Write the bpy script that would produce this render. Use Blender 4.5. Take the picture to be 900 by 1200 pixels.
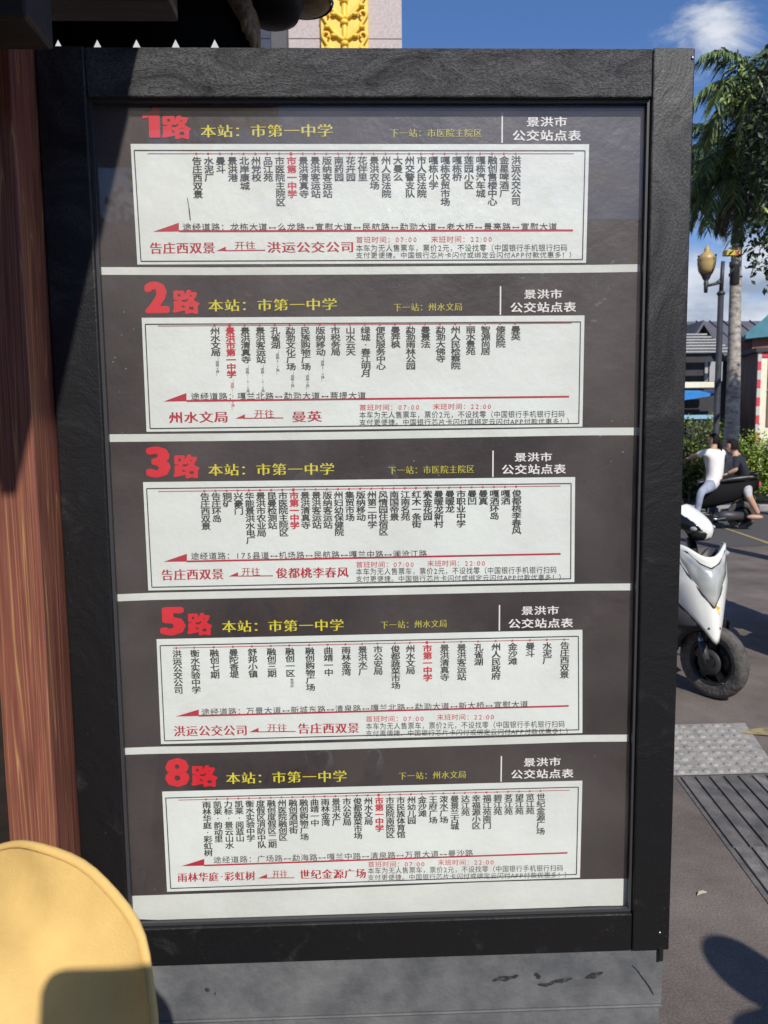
import bpy, bmesh, math, random
from math import sin, cos, radians, pi, sqrt
from mathutils import Vector, Matrix, noise as mnoise

for o in list(bpy.data.objects): bpy.data.objects.remove(o)
S = bpy.context.scene
COL = S.collection
RNG = random.Random(11)

# ------------------------------------------------------------------ camera
CAM = Vector((-0.0283, -1.4768, 1.62))
FPX = 901.0
PITCH, ROLL, YAW = radians(6.0824), radians(-0.6826), radians(-1.7468)
fw = Vector((0, cos(PITCH), -sin(PITCH))); up0 = Vector((0, sin(PITCH), cos(PITCH))); rt0 = Vector((1, 0, 0))
rt = cos(ROLL) * rt0 + sin(ROLL) * up0
up = -sin(ROLL) * rt0 + cos(ROLL) * up0
RZ = Matrix.Rotation(YAW, 3, 'Z')
RT, UP, FW = RZ @ rt, RZ @ up, RZ @ fw
cd = bpy.data.cameras.new('camera')
cam = bpy.data.objects.new('camera', cd); COL.objects.link(cam)
cam.matrix_world = Matrix(((RT.x, UP.x, -FW.x, CAM.x), (RT.y, UP.y, -FW.y, CAM.y), (RT.z, UP.z, -FW.z, CAM.z), (0, 0, 0, 1)))
cd.sensor_fit = 'VERTICAL'; cd.sensor_height = 24.0; cd.lens = 24.0 * FPX / 1200
cd.clip_start = 0.02; cd.clip_end = 3000
cd.dof.use_dof = True; cd.dof.focus_distance = 1.6; cd.dof.aperture_fstop = 7.0
S.camera = cam

# ------------------------------------------------------------------ light and sky
SUN_EL = radians(41)
LX = -0.25                                      # sideways travel of the light for each metre into the scene
hd = Vector((LX, 1, 0)).normalized()
LDIR = Vector((hd.x * cos(SUN_EL), hd.y * cos(SUN_EL), -sin(SUN_EL)))
sd = bpy.data.lights.new('sun', 'SUN'); sd.energy = 4.6; sd.angle = radians(0.5); sd.color = (1, 0.945, 0.865)
sun = bpy.data.objects.new('sun', sd); COL.objects.link(sun)
sun.rotation_euler = LDIR.to_track_quat('-Z', 'Y').to_euler()
W = bpy.data.worlds.new('World'); S.world = W; W.use_nodes = True
nt = W.node_tree; nt.nodes.clear()
def wn(t, **k):
    n = nt.nodes.new(t)
    for a, b in k.items(): setattr(n, a, b)
    return n
sky = wn('ShaderNodeTexSky', sky_type='NISHITA', sun_disc=False, sun_elevation=SUN_EL, sun_rotation=math.atan2(-LDIR.x, -LDIR.y), air_density=1.0, dust_density=0.25, ozone_density=2.5)
tc = wn('ShaderNodeTexCoord'); sep = wn('ShaderNodeSeparateXYZ')
nt.links.new(tc.outputs['Generated'], sep.inputs[0])
mp = wn('ShaderNodeMapping'); mp.inputs['Scale'].default_value = (1, 1, 2.6)
nt.links.new(tc.outputs['Generated'], mp.inputs['Vector'])
n1 = wn('ShaderNodeTexNoise'); n1.inputs['Scale'].default_value = 4.2; n1.inputs['Detail'].default_value = 9; n1.inputs['Roughness'].default_value = 0.66; n1.inputs['Distortion'].default_value = 0.7
nt.links.new(mp.outputs[0], n1.inputs['Vector'])
# more cloud near the horizon: threshold rises with height
mr = wn('ShaderNodeMapRange'); mr.inputs['From Min'].default_value = 0.12; mr.inputs['From Max'].default_value = 0.42; mr.inputs['To Min'].default_value = 0.32; mr.inputs['To Max'].default_value = -0.16
nt.links.new(sep.outputs['Z'], mr.inputs['Value'])
# one wisp high above the palms
wd = (RT * ((838 - 450) / FPX) + UP * ((600 - 30) / FPX) + FW).normalized()
vs = wn('ShaderNodeVectorMath', operation='DISTANCE'); vs.inputs[1].default_value = wd
nt.links.new(tc.outputs['Generated'], vs.inputs[0])
mw = wn('ShaderNodeMapRange'); mw.inputs['From Min'].default_value = 0.0; mw.inputs['From Max'].default_value = 0.075; mw.inputs['To Min'].default_value = 0.30; mw.inputs['To Max'].default_value = 0.0
nt.links.new(vs.outputs['Value'], mw.inputs['Value'])
a1 = wn('ShaderNodeMath', operation='ADD'); a2 = wn('ShaderNodeMath', operation='ADD')
nt.links.new(n1.outputs['Fac'], a1.inputs[0]); nt.links.new(mr.outputs[0], a1.inputs[1])
nt.links.new(a1.outputs[0], a2.inputs[0]); nt.links.new(mw.outputs[0], a2.inputs[1])
cr = wn('ShaderNodeMapRange', interpolation_type='SMOOTHSTEP'); cr.inputs['From Min'].default_value = 0.50; cr.inputs['From Max'].default_value = 0.74; cr.inputs['To Max'].default_value = 0.92
nt.links.new(a2.outputs[0], cr.inputs['Value'])
n2 = wn('ShaderNodeTexNoise'); n2.inputs['Scale'].default_value = 9; n2.inputs['Detail'].default_value = 6
nt.links.new(mp.outputs[0], n2.inputs['Vector'])
cc = wn('ShaderNodeMix', data_type='RGBA'); cc.inputs['A'].default_value = (3.6, 4.3, 5.6, 1); cc.inputs['B'].default_value = (9.5, 9.8, 10.4, 1)
cm = wn('ShaderNodeMapRange'); cm.inputs['From Min'].default_value = 0.36; cm.inputs['From Max'].default_value = 0.64
nt.links.new(n2.outputs['Fac'], cm.inputs['Value']); nt.links.new(cm.outputs[0], cc.inputs['Factor'])
mx = wn('ShaderNodeMix', data_type='RGBA')
wb = wn('ShaderNodeMix', data_type='RGBA', blend_type='MULTIPLY'); wb.inputs['Factor'].default_value = 1; wb.inputs['B'].default_value = (0.82, 1.06, 1.42, 1)   # cool white balance
nt.links.new(sky.outputs[0], wb.inputs['A'])
nt.links.new(cr.outputs[0], mx.inputs['Factor']); nt.links.new(wb.outputs['Result'], mx.inputs['A']); nt.links.new(cc.outputs['Result'], mx.inputs['B'])
bg = wn('ShaderNodeBackground'); bg.inputs['Strength'].default_value = 0.09
ow = wn('ShaderNodeOutputWorld')
nt.links.new(mx.outputs['Result'], bg.inputs['Color']); nt.links.new(bg.outputs[0], ow.inputs[0])
S.view_settings.view_transform = 'Standard'; S.view_settings.look = 'None'
S.view_settings.exposure = 0.0; S.view_settings.gamma = 1.0; S.view_settings.use_curve_mapping = False

# ------------------------------------------------------------------ places of things seen in the photo
def ray(px, py): return (RT * ((px - 450) / FPX) + UP * ((600 - py) / FPX) + FW)
def at(px, py, Y):
    d = ray(px, py); return CAM + d * ((Y - CAM.y) / d.y)
def gp(px, py, z=0.0):
    d = ray(px, py); return CAM + d * ((z - CAM.z) / d.z)

# ------------------------------------------------------------------ materials
MATS = {}
def lin(c):
    return tuple(((v / 255) / 12.92 if v / 255 <= 0.04045 else ((v / 255 + 0.055) / 1.055) ** 2.4) for v in c)
def mat(name, col, rough=0.6, metal=0.0, spec=0.5, var=0.0, scale=8.0, bump=0.0, bscale=None, col2=None, stretch=None, detail=6, lo=0.35, hi=0.65, coat=0.0, trans=0.0, sub=0.0):
    if name in MATS: return MATS[name]
    m = bpy.data.materials.new(name); m.use_nodes = True; MATS[name] = m
    t = m.node_tree; b = t.nodes['Principled BSDF']
    b.inputs['Base Color'].default_value = (*col, 1); b.inputs['Roughness'].default_value = rough
    b.inputs['Metallic'].default_value = metal; b.inputs['Specular IOR Level'].default_value = spec
    b.inputs['Coat Weight'].default_value = coat; b.inputs['Transmission Weight'].default_value = trans
    if var or col2 or bump:
        tcn = t.nodes.new('ShaderNodeTexCoord'); mpn = t.nodes.new('ShaderNodeMapping')
        t.links.new(tcn.outputs['Object'], mpn.inputs['Vector'])
        if stretch: mpn.inputs['Scale'].default_value = stretch
        nz = t.nodes.new('ShaderNodeTexNoise'); nz.inputs['Scale'].default_value = scale; nz.inputs['Detail'].default_value = detail; nz.inputs['Roughness'].default_value = 0.62
        t.links.new(mpn.outputs[0], nz.inputs['Vector'])
        if var or col2:
            c2 = col2 or tuple(min(1, c * (1 + var)) for c in col)
            c1 = col if col2 else tuple(c * (1 - var) for c in col)
            mxn = t.nodes.new('ShaderNodeMix'); mxn.data_type = 'RGBA'; mxn.inputs['A'].default_value = (*c1, 1); mxn.inputs['B'].default_value = (*c2, 1)
            rg = t.nodes.new('ShaderNodeMapRange'); rg.inputs['From Min'].default_value = lo; rg.inputs['From Max'].default_value = hi
            t.links.new(nz.outputs['Fac'], rg.inputs['Value']); t.links.new(rg.outputs[0], mxn.inputs['Factor'])
            t.links.new(mxn.outputs['Result'], b.inputs['Base Color'])
        if bump:
            nb = nz
            if bscale:
                nb = t.nodes.new('ShaderNodeTexNoise'); nb.inputs['Scale'].default_value = bscale; nb.inputs['Detail'].default_value = 8
                t.links.new(mpn.outputs[0], nb.inputs['Vector'])
            bn = t.nodes.new('ShaderNodeBump'); bn.inputs['Strength'].default_value = bump; bn.inputs['Distance'].default_value = 0.01
            t.links.new(nb.outputs['Fac'], bn.inputs['Height']); t.links.new(bn.outputs[0], b.inputs['Normal'])
    return m

def nd(m): return m.node_tree.nodes, m.node_tree.links, m.node_tree.nodes['Principled BSDF']

def m_wood():
    m = mat('stained_wood', (0.12, 0.035, 0.028), 0.55)
    N, L, b = nd(m)
    t = N.new('ShaderNodeTexCoord'); mp = N.new('ShaderNodeMapping'); mp.inputs['Scale'].default_value = (2.3, 1.6, 0.075)
    L.new(t.outputs['Object'], mp.inputs['Vector'])
    n = N.new('ShaderNodeTexNoise'); n.inputs['Scale'].default_value = 8.0; n.inputs['Detail'].default_value = 1.6; n.inputs['Distortion'].default_value = 0.12
    L.new(mp.outputs[0], n.inputs['Vector'])
    mu = N.new('ShaderNodeMath'); mu.operation = 'MULTIPLY'; mu.inputs[1].default_value = 17.0; L.new(n.outputs['Fac'], mu.inputs[0])
    fr = N.new('ShaderNodeMath'); fr.operation = 'FRACT'; L.new(mu.outputs[0], fr.inputs[0])
    r = N.new('ShaderNodeValToRGB'); e = r.color_ramp.elements
    e[0].position = 0.0; e[0].color = (0.46, 0.27, 0.10, 1)
    e[1].position = 0.07; e[1].color = (0.27, 0.092, 0.060, 1)
    x = e.new(0.6); x.color = (0.215, 0.066, 0.046, 1); x = e.new(0.95); x.color = (0.30, 0.12, 0.066, 1); x = e.new(1.0); x.color = (0.46, 0.27, 0.10, 1)
    L.new(fr.outputs[0], r.inputs['Fac'])
    f2 = N.new('ShaderNodeTexNoise'); f2.inputs['Scale'].default_value = 75; f2.inputs['Detail'].default_value = 7
    L.new(mp.outputs[0], f2.inputs['Vector'])
    mx = N.new('ShaderNodeMix'); mx.data_type = 'RGBA'; mx.blend_type = 'MULTIPLY'; mx.inputs['Factor'].default_value = 0.85
    r2 = N.new('ShaderNodeValToRGB'); r2.color_ramp.elements[0].position = 0.3; r2.color_ramp.elements[0].color = (0.45, 0.42, 0.42, 1); r2.color_ramp.elements[1].position = 0.62
    L.new(f2.outputs['Fac'], r2.inputs['Fac']); L.new(r.outputs['Color'], mx.inputs['A']); L.new(r2.outputs['Color'], mx.inputs['B'])
    L.new(mx.outputs['Result'], b.inputs['Base Color'])
    bn = N.new('ShaderNodeBump'); bn.inputs['Strength'].default_value = 0.25; bn.inputs['Distance'].default_value = 0.004
    L.new(f2.outputs['Fac'], bn.inputs['Height']); L.new(bn.outputs[0], b.inputs['Normal'])
    return m

def m_frame(name, dust_sheen, along, top, relief=0.8):
    """black paint on rough board: fine relief, pale patches of scuffed dusting and painted sheen, specks"""
    m = mat(name, (0.006, 0.006, 0.008), 0.46, spec=0.5)
    N, L, b = nd(m)
    t = N.new('ShaderNodeTexCoord'); mp = N.new('ShaderNodeMapping'); mp.inputs['Scale'].default_value = along
    L.new(t.outputs['Object'], mp.inputs['Vector'])
    n = N.new('ShaderNodeTexNoise'); n.inputs['Scale'].default_value = 7.0; n.inputs['Detail'].default_value = 7; n.inputs['Roughness'].default_value = 0.65; n.inputs['Distortion'].default_value = 1.6
    L.new(mp.outputs[0], n.inputs['Vector'])
    sp = N.new('ShaderNodeSeparateXYZ'); L.new(t.outputs['Object'], sp.inputs[0])
    g = N.new('ShaderNodeMapRange'); g.inputs['From Min'].default_value = top[0]; g.inputs['From Max'].default_value = top[1]; g.inputs['To Min'].default_value = -0.22; g.inputs['To Max'].default_value = 0.06  # paler towards the top: sheen painted into the colour
    L.new(sp.outputs['Z'], g.inputs['Value'])
    ad = N.new('ShaderNodeMath'); ad.operation = 'ADD'; L.new(n.outputs['Fac'], ad.inputs[0]); L.new(g.outputs[0], ad.inputs[1])
    rg = N.new('ShaderNodeMapRange'); rg.inputs['From Min'].default_value = 0.36; rg.inputs['From Max'].default_value = 0.60; rg.inputs['To Max'].default_value = dust_sheen
    L.new(ad.outputs[0], rg.inputs['Value'])
    fine = N.new('ShaderNodeTexNoise'); fine.inputs['Scale'].default_value = 230; fine.inputs['Detail'].default_value = 5; fine.inputs['Roughness'].default_value = 0.7
    L.new(mp.outputs[0], fine.inputs['Vector'])
    fm = N.new('ShaderNodeMapRange'); fm.inputs['From Min'].default_value = 0.36; fm.inputs['From Max'].default_value = 0.62
    L.new(fine.outputs['Fac'], fm.inputs['Value'])
    pr = N.new('ShaderNodeMath'); pr.operation = 'MULTIPLY'; L.new(rg.outputs[0], pr.inputs[0]); L.new(fm.outputs[0], pr.inputs[1])
    vo = N.new('ShaderNodeTexVoronoi'); vo.inputs['Scale'].default_value = 85; L.new(t.outputs['Object'], vo.inputs['Vector'])
    sv = N.new('ShaderNodeMapRange'); sv.inputs['From Min'].default_value = 0.05; sv.inputs['From Max'].default_value = 0.12; sv.inputs['To Min'].default_value = 0.85; sv.inputs['To Max'].default_value = 0
    L.new(vo.outputs['Distance'], sv.inputs['Value'])
    gate = N.new('ShaderNodeTexNoise'); gate.inputs['Scale'].default_value = 9; gate.inputs['Detail'].default_value = 3; L.new(t.outputs['Object'], gate.inputs['Vector'])
    gg = N.new('ShaderNodeMapRange'); gg.inputs['From Min'].default_value = 0.52; gg.inputs['From Max'].default_value = 0.66; L.new(gate.outputs['Fac'], gg.inputs['Value'])
    sm = N.new('ShaderNodeMath'); sm.operation = 'MULTIPLY'; L.new(sv.outputs[0], sm.inputs[0]); L.new(gg.outputs[0], sm.inputs[1])
    s2 = N.new('ShaderNodeMath'); s2.operation = 'MULTIPLY'; s2.inputs[1].default_value = 0.55; L.new(sm.outputs[0], s2.inputs[0])
    mxm = N.new('ShaderNodeMath'); mxm.operation = 'MAXIMUM'; L.new(pr.outputs[0], mxm.inputs[0]); L.new(s2.outputs[0], mxm.inputs[1])
    mx = N.new('ShaderNodeMix'); mx.data_type = 'RGBA'; mx.inputs['A'].default_value = (0.0045, 0.0045, 0.0055, 1); mx.inputs['B'].default_value = (0.20, 0.20, 0.205, 1)
    L.new(mxm.outputs[0], mx.inputs['Factor']); L.new(mx.outputs['Result'], b.inputs['Base Color'])
    bn = N.new('ShaderNodeBump'); bn.inputs['Strength'].default_value = relief; bn.inputs['Distance'].default_value = 0.012
    ah = N.new('ShaderNodeMath'); ah.operation = 'MULTIPLY_ADD'; ah.inputs[1].default_value = 0.22
    L.new(fine.outputs['Fac'], ah.inputs[0]); L.new(n.outputs['Fac'], ah.inputs[2])
    L.new(ah.outputs[0], bn.inputs['Height']); L.new(bn.outputs[0], b.inputs['Normal'])
    return m

def m_print(name, col, dirt, specks=0.5):
    """printed sheet behind glass: slight blotches and pale dusty specks"""
    m = mat(name, col, 0.45, spec=0.4)
    N, L, b = nd(m)
    t = N.new('ShaderNodeTexCoord')
    n = N.new('ShaderNodeTexNoise'); n.inputs['Scale'].default_value = 6; n.inputs['Detail'].default_value = 6; n.inputs['Roughness'].default_value = 0.6
    L.new(t.outputs['Object'], n.inputs['Vector'])
    mr = N.new('ShaderNodeMapRange'); mr.inputs['From Min'].default_value = 0.35; mr.inputs['From Max'].default_value = 0.7; mr.inputs['To Max'].default_value = dirt[1]
    L.new(n.outputs['Fac'], mr.inputs['Value'])
    mx = N.new('ShaderNodeMix'); mx.data_type = 'RGBA'; mx.inputs['A'].default_value = (*col, 1); mx.inputs['B'].default_value = (*dirt[0], 1)
    L.new(mr.outputs[0], mx.inputs['Factor'])
    vo = N.new('ShaderNodeTexVoronoi'); vo.inputs['Scale'].default_value = 55; L.new(t.outputs['Object'], vo.inputs['Vector'])
    sv = N.new('ShaderNodeMapRange'); sv.inputs['From Min'].default_value = 0.03; sv.inputs['From Max'].default_value = 0.10; sv.inputs['To Min'].default_value = specks; sv.inputs['To Max'].default_value = 0
    L.new(vo.outputs['Distance'], sv.inputs['Value'])
    g = N.new('ShaderNodeTexNoise'); g.inputs['Scale'].default_value = 5.5; g.inputs['Detail'].default_value = 2; L.new(t.outputs['Object'], g.inputs['Vector'])
    gg = N.new('ShaderNodeMapRange'); gg.inputs['From Min'].default_value = 0.55; gg.inputs['From Max'].default_value = 0.68; L.new(g.outputs['Fac'], gg.inputs['Value'])
    sm = N.new('ShaderNodeMath'); sm.operation = 'MULTIPLY'; L.new(sv.outputs[0], sm.inputs[0]); L.new(gg.outputs[0], sm.inputs[1])
    m2 = N.new('ShaderNodeMix'); m2.data_type = 'RGBA'; m2.inputs['B'].default_value = (*dirt[2], 1)
    L.new(sm.outputs[0], m2.inputs['Factor']); L.new(mx.outputs['Result'], m2.inputs['A']); L.new(m2.outputs['Result'], b.inputs['Base Color'])
    bn = N.new('ShaderNodeBump'); bn.inputs['Strength'].default_value = 0.2; bn.inputs['Distance'].default_value = 0.03
    L.new(n.outputs['Fac'], bn.inputs['Height']); L.new(bn.outputs[0], b.inputs['Normal'])
    return m

def m_glass():
    m = bpy.data.materials.new('dusty_glass'); m.use_nodes = True
    N, L = m.node_tree.nodes, m.node_tree.links; N.clear()
    out = N.new('ShaderNodeOutputMaterial'); tr = N.new('ShaderNodeBsdfTransparent'); gl = N.new('ShaderNodeBsdfGlossy'); gl.inputs['Roughness'].default_value = 0.02
    df = N.new('ShaderNodeBsdfDiffuse'); df.inputs['Color'].default_value = (0.62, 0.56, 0.54, 1)
    fr = N.new('ShaderNodeFresnel'); ge = N.new('ShaderNodeNewGeometry'); io = N.new('ShaderNodeMapRange'); io.inputs['To Min'].default_value = 1.45; io.inputs['To Max'].default_value = 1 / 1.45
    L.new(ge.outputs['Backfacing'], io.inputs['Value']); L.new(io.outputs[0], fr.inputs['IOR'])
    m1 = N.new('ShaderNodeMixShader'); L.new(fr.outputs[0], m1.inputs[0]); L.new(tr.outputs[0], m1.inputs[1]); L.new(gl.outputs[0], m1.inputs[2])
    t = N.new('ShaderNodeTexCoord'); n = N.new('ShaderNodeTexNoise'); n.inputs['Scale'].default_value = 3.2; n.inputs['Detail'].default_value = 7; n.inputs['Distortion'].default_value = 0.6
    L.new(t.outputs['Object'], n.inputs['Vector'])
    sp = N.new('ShaderNodeSeparateXYZ'); L.new(t.outputs['Object'], sp.inputs[0])
    g = N.new('ShaderNodeMapRange'); g.inputs['From Min'].default_value = 1.2; g.inputs['From Max'].default_value = 2.15; g.inputs['To Min'].default_value = 0.0; g.inputs['To Max'].default_value = 0.055
    L.new(sp.outputs['Z'], g.inputs['Value'])
    mr = N.new('ShaderNodeMapRange'); mr.inputs['From Min'].default_value = 0.35; mr.inputs['From Max'].default_value = 0.72; mr.inputs['To Min'].default_value = 0.0; mr.inputs['To Max'].default_value = 0.034
    L.new(n.outputs['Fac'], mr.inputs['Value'])
    ml = N.new('ShaderNodeMath'); ml.operation = 'MULTIPLY_ADD'; L.new(g.outputs[0], ml.inputs[0]); L.new(n.outputs['Fac'], ml.inputs[1]); L.new(mr.outputs[0], ml.inputs[2])
    m2 = N.new('ShaderNodeMixShader'); L.new(ml.outputs[0], m2.inputs[0]); L.new(m1.outputs[0], m2.inputs[1]); L.new(df.outputs[0], m2.inputs[2])
    L.new(m2.outputs[0], out.inputs[0])
    return m

def m_ground():
    m = mat('paving', (0.15, 0.135, 0.125), 0.85, spec=0.25)
    N, L, b = nd(m)
    t = N.new('ShaderNodeTexCoord')
    a = N.new('ShaderNodeTexNoise'); a.inputs['Scale'].default_value = 1.7; a.inputs['Detail'].default_value = 12; a.inputs['Roughness'].default_value = 0.68; L.new(t.outputs['Object'], a.inputs['Vector'])
    f = N.new('ShaderNodeTexNoise'); f.inputs['Scale'].default_value = 140; f.inputs['Detail'].default_value = 4; L.new(t.outputs['Object'], f.inputs['Vector'])
    r = N.new('ShaderNodeValToRGB'); r.color_ramp.elements[0].position = 0.34; r.color_ramp.elements[0].color = (0.104, 0.088, 0.076, 1); r.color_ramp.elements[1].position = 0.7; r.color_ramp.elements[1].color = (0.212, 0.178, 0.155, 1)
    L.new(a.outputs['Fac'], r.inputs['Fac'])
    r2 = N.new('ShaderNodeValToRGB'); r2.color_ramp.elements[0].position = 0.3; r2.color_ramp.elements[0].color = (0.72, 0.72, 0.72, 1); r2.color_ramp.elements[1].position = 0.68; r2.color_ramp.elements[1].color = (1.2, 1.2, 1.2, 1)
    L.new(f.outputs['Fac'], r2.inputs['Fac'])
    mx = N.new('ShaderNodeMix'); mx.data_type = 'RGBA'; mx.blend_type = 'MULTIPLY'; mx.inputs['Factor'].default_value = 1
    L.new(r.outputs['Color'], mx.inputs['A']); L.new(r2.outputs['Color'], mx.inputs['B']); L.new(mx.outputs['Result'], b.inputs['Base Color'])
    bn = N.new('ShaderNodeBump'); bn.inputs['Strength'].default_value = 0.4; bn.inputs['Distance'].default_value = 0.004
    L.new(f.outputs['Fac'], bn.inputs['Height']); L.new(bn.outputs[0], b.inputs['Normal'])
    return m

M_WOOD = m_wood()
M_RAIL = m_frame('black_paint_scuff_sheen_rail', 0.50, (1, 1, 2.2), (0.9, 2.2), 0.9)
M_STILE = m_frame('black_paint_board', 0.27, (1, 1, 0.8), (1.5, 2.35), 0.28)
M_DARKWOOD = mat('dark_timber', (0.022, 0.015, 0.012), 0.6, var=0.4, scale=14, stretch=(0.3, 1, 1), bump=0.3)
M_FASCIA = mat('black_fascia_paint', (0.007, 0.006, 0.006), 0.6, spec=0.2)
M_BROWNWOOD = mat('brown_timber', (0.075, 0.05, 0.038), 0.65, var=0.35, scale=16, stretch=(0.15, 1, 1), bump=0.3)
M_SHEET = m_print('dark_brown_print', (0.036, 0.029, 0.030), ((0.062, 0.051, 0.050), 0.7, (0.6, 0.6, 0.56)))
M_PAPER = m_print('white_paper', (0.74, 0.79, 0.75), ((0.66, 0.69, 0.66), 0.75, (0.35, 0.36, 0.33)), 0.35)
M_BORDER = m_print('white_border_paper', (0.70, 0.735, 0.69), ((0.60, 0.63, 0.58), 0.9, (0.40, 0.40, 0.36)), 0.6)
M_INK = mat('dark_ink', (0.028, 0.030, 0.030), 0.5)
M_GREYINK = mat('grey_ink', (0.10, 0.105, 0.105), 0.5)
M_RED = mat('red_ink', (0.55, 0.020, 0.040), 0.5)
M_DARKRED = mat('deep_red_ink', (0.44, 0.014, 0.034), 0.5)
M_REDBIG = mat('bright_red_ink', (0.66, 0.012, 0.026), 0.5)
M_YELLOW = mat('yellow_ink', (0.70, 0.62, 0.04), 0.5)
M_PALEYEL = mat('pale_yellow_ink', (0.52, 0.47, 0.05), 0.5)
M_WHITEINK = mat('white_ink', (0.82, 0.80, 0.78), 0.5)
M_PINK = mat('thin_red_ink', (0.45, 0.10, 0.10), 0.5)
M_BACK = mat('backing_board', (0.05, 0.048, 0.05), 0.7, var=0.2)
M_GLASS = m_glass()
M_BASE = mat('grey_sheet_metal', (0.085, 0.09, 0.098), 0.55, spec=0.4, col2=(0.165, 0.17, 0.175), scale=9, detail=9, bump=0.25, bscale=60)
M_TAR = mat('black_tar_smear', (0.018, 0.018, 0.022), 0.7, col2=(0.085, 0.085, 0.09), scale=110, detail=5, lo=.45, hi=.72)
M_GROUND = m_ground()
M_TILE = mat('tactile_stone', (0.24, 0.225, 0.205), 0.9, spec=0.2, col2=(0.40, 0.375, 0.34), scale=16, detail=9, bump=0.4, bscale=120)
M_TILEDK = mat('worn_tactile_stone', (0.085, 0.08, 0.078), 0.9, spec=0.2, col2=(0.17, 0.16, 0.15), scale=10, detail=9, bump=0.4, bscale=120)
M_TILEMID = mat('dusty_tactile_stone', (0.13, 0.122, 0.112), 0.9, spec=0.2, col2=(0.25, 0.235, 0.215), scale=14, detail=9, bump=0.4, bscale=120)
M_GRANITE = mat('pink_granite', (0.40, 0.335, 0.33), 0.7, col2=(0.52, 0.455, 0.44), scale=26, detail=8)
M_GOLD = mat('gold_paint', (0.80, 0.53, 0.055), 0.45, var=0.12, scale=12)
M_WALLPALE = mat('pale_wall', (0.52, 0.52, 0.50), 0.85, var=0.06, scale=2)
M_BLACK = mat('black_plastic', (0.012, 0.012, 0.013), 0.4, spec=0.5)
M_MATT = mat('matt_black', (0.010, 0.010, 0.011), 0.8, spec=0.12)
M_BLACKGLOSS = mat('gloss_black_plastic', (0.008, 0.008, 0.009), 0.12, spec=0.5)
M_DKGREY = mat('dark_grey_plastic', (0.04, 0.04, 0.045), 0.5)
M_WHITEP = mat('white_scooter_paint', (0.74, 0.74, 0.69), 0.25, coat=0.5, var=0.03, scale=10)
M_RUBBER = mat('tyre_rubber', (0.040, 0.037, 0.034), 0.85, col2=(0.12, 0.11, 0.10), scale=14, bump=0.8, bscale=60)
M_STEEL = mat('brushed_steel', (0.42, 0.42, 0.42), 0.3, metal=1.0, var=0.15, scale=40)
M_LAMPGLASS = mat('headlamp_lens', (0.30, 0.32, 0.31), 0.16, spec=0.8, col2=(0.50, 0.51, 0.48), scale=9, detail=1, coat=1.0)
M_ROOFGREY = mat('grey_roof_tiles', (0.105, 0.105, 0.125), 0.8, var=0.15, scale=1.4)
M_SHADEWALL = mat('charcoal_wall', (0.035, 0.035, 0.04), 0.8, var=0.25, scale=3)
M_GREYWALL = mat('light_grey_wall', (0.36, 0.37, 0.38), 0.8, var=0.08, scale=3)
M_CREAM = mat('cream_paint', (0.78, 0.74, 0.58), 0.6, var=0.04)
M_REDP = mat('red_paint', (0.58, 0.05, 0.08), 0.55, var=0.06)
M_BROWNSL = mat('brown_slats', (0.20, 0.125, 0.10), 0.7, var=0.3, scale=12, stretch=(1, 1, 0.1))
M_BLUE = mat('blue_awning_cloth', (0.03, 0.22, 0.60), 0.6, var=0.1)
M_TEAL = mat('teal_roof', (0.06, 0.20, 0.26), 0.7, var=0.15, scale=3)
M_TRUNK = mat('palm_bark', (0.17, 0.145, 0.12), 0.9, col2=(0.48, 0.45, 0.40), scale=7, stretch=(1, 1, 1.8), detail=9, bump=0.9)
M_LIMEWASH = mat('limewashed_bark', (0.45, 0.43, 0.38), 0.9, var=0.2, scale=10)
M_SHAFT = mat('green_crownshaft', (0.055, 0.10, 0.05), 0.5, var=0.25, scale=5)
def leafmat(name, a, b_, sc=3.0): return mat(name, a, 0.5, spec=0.4, col2=b_, scale=sc, detail=3)
M_FROND = leafmat('palm_leaf', (0.055, 0.10, 0.036), (0.20, 0.27, 0.10), 6)
M_DRYFROND = leafmat('dry_palm_leaf', (0.13, 0.11, 0.08), (0.22, 0.19, 0.14))
M_LEAF = leafmat('broad_leaf', (0.014, 0.028, 0.011), (0.036, 0.062, 0.02), 2.0)
M_LITLEAF = leafmat('sunlit_leaf', (0.12, 0.20, 0.04), (0.30, 0.38, 0.10))  # lighter leaf colour painted for the sunlit leaves
M_HEDGE = leafmat('hedge_leaf', (0.14, 0.22, 0.028), (0.30, 0.40, 0.05), 3.0)
M_DKHEDGE = leafmat('dark_hedge_leaf', (0.03, 0.05, 0.018), (0.07, 0.095, 0.03), 3.0)
M_SKIN = mat('skin', (0.50, 0.30, 0.21), 0.5, spec=0.4, var=0.05)
M_HAIR = mat('black_hair', (0.012, 0.010, 0.009), 0.8, spec=0.2, var=.4, scale=60)
M_WHITESHIRT = mat('white_cotton', (0.78, 0.75, 0.72), 0.85, var=0.06, scale=14, bump=0.3)
M_DENIM = mat('pale_denim', (0.30, 0.33, 0.42), 0.85, var=0.2, scale=10)
M_OLIVE = mat('olive_cotton', (0.09, 0.085, 0.06), 0.85, var=0.15)
M_NAVY = mat('navy_cotton', (0.014, 0.016, 0.026), 0.85, var=0.2)
M_GREYSH = mat('grey_cotton', (0.42, 0.42, 0.44), 0.85, var=0.15, scale=20)
M_HAT = mat('yellow_cotton', (0.68, 0.46, 0.165), 0.95, var=0.06, scale=22, bump=0.13, bscale=480, spec=0.05)
M_HATSEAM = mat('yellow_thread', (0.62, 0.40, 0.13), 0.9)
M_TANWOOD = mat('carved_tan_wood', (0.30, 0.20, 0.10), 0.6, var=0.45, scale=18, bump=0.6)
M_IRON = mat('dark_iron', (0.035, 0.035, 0.042), 0.5, var=0.2)
M_AMBER = mat('amber_lamp_glass', (0.42, 0.30, 0.12), 0.4, var=0.12, scale=6)
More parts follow.
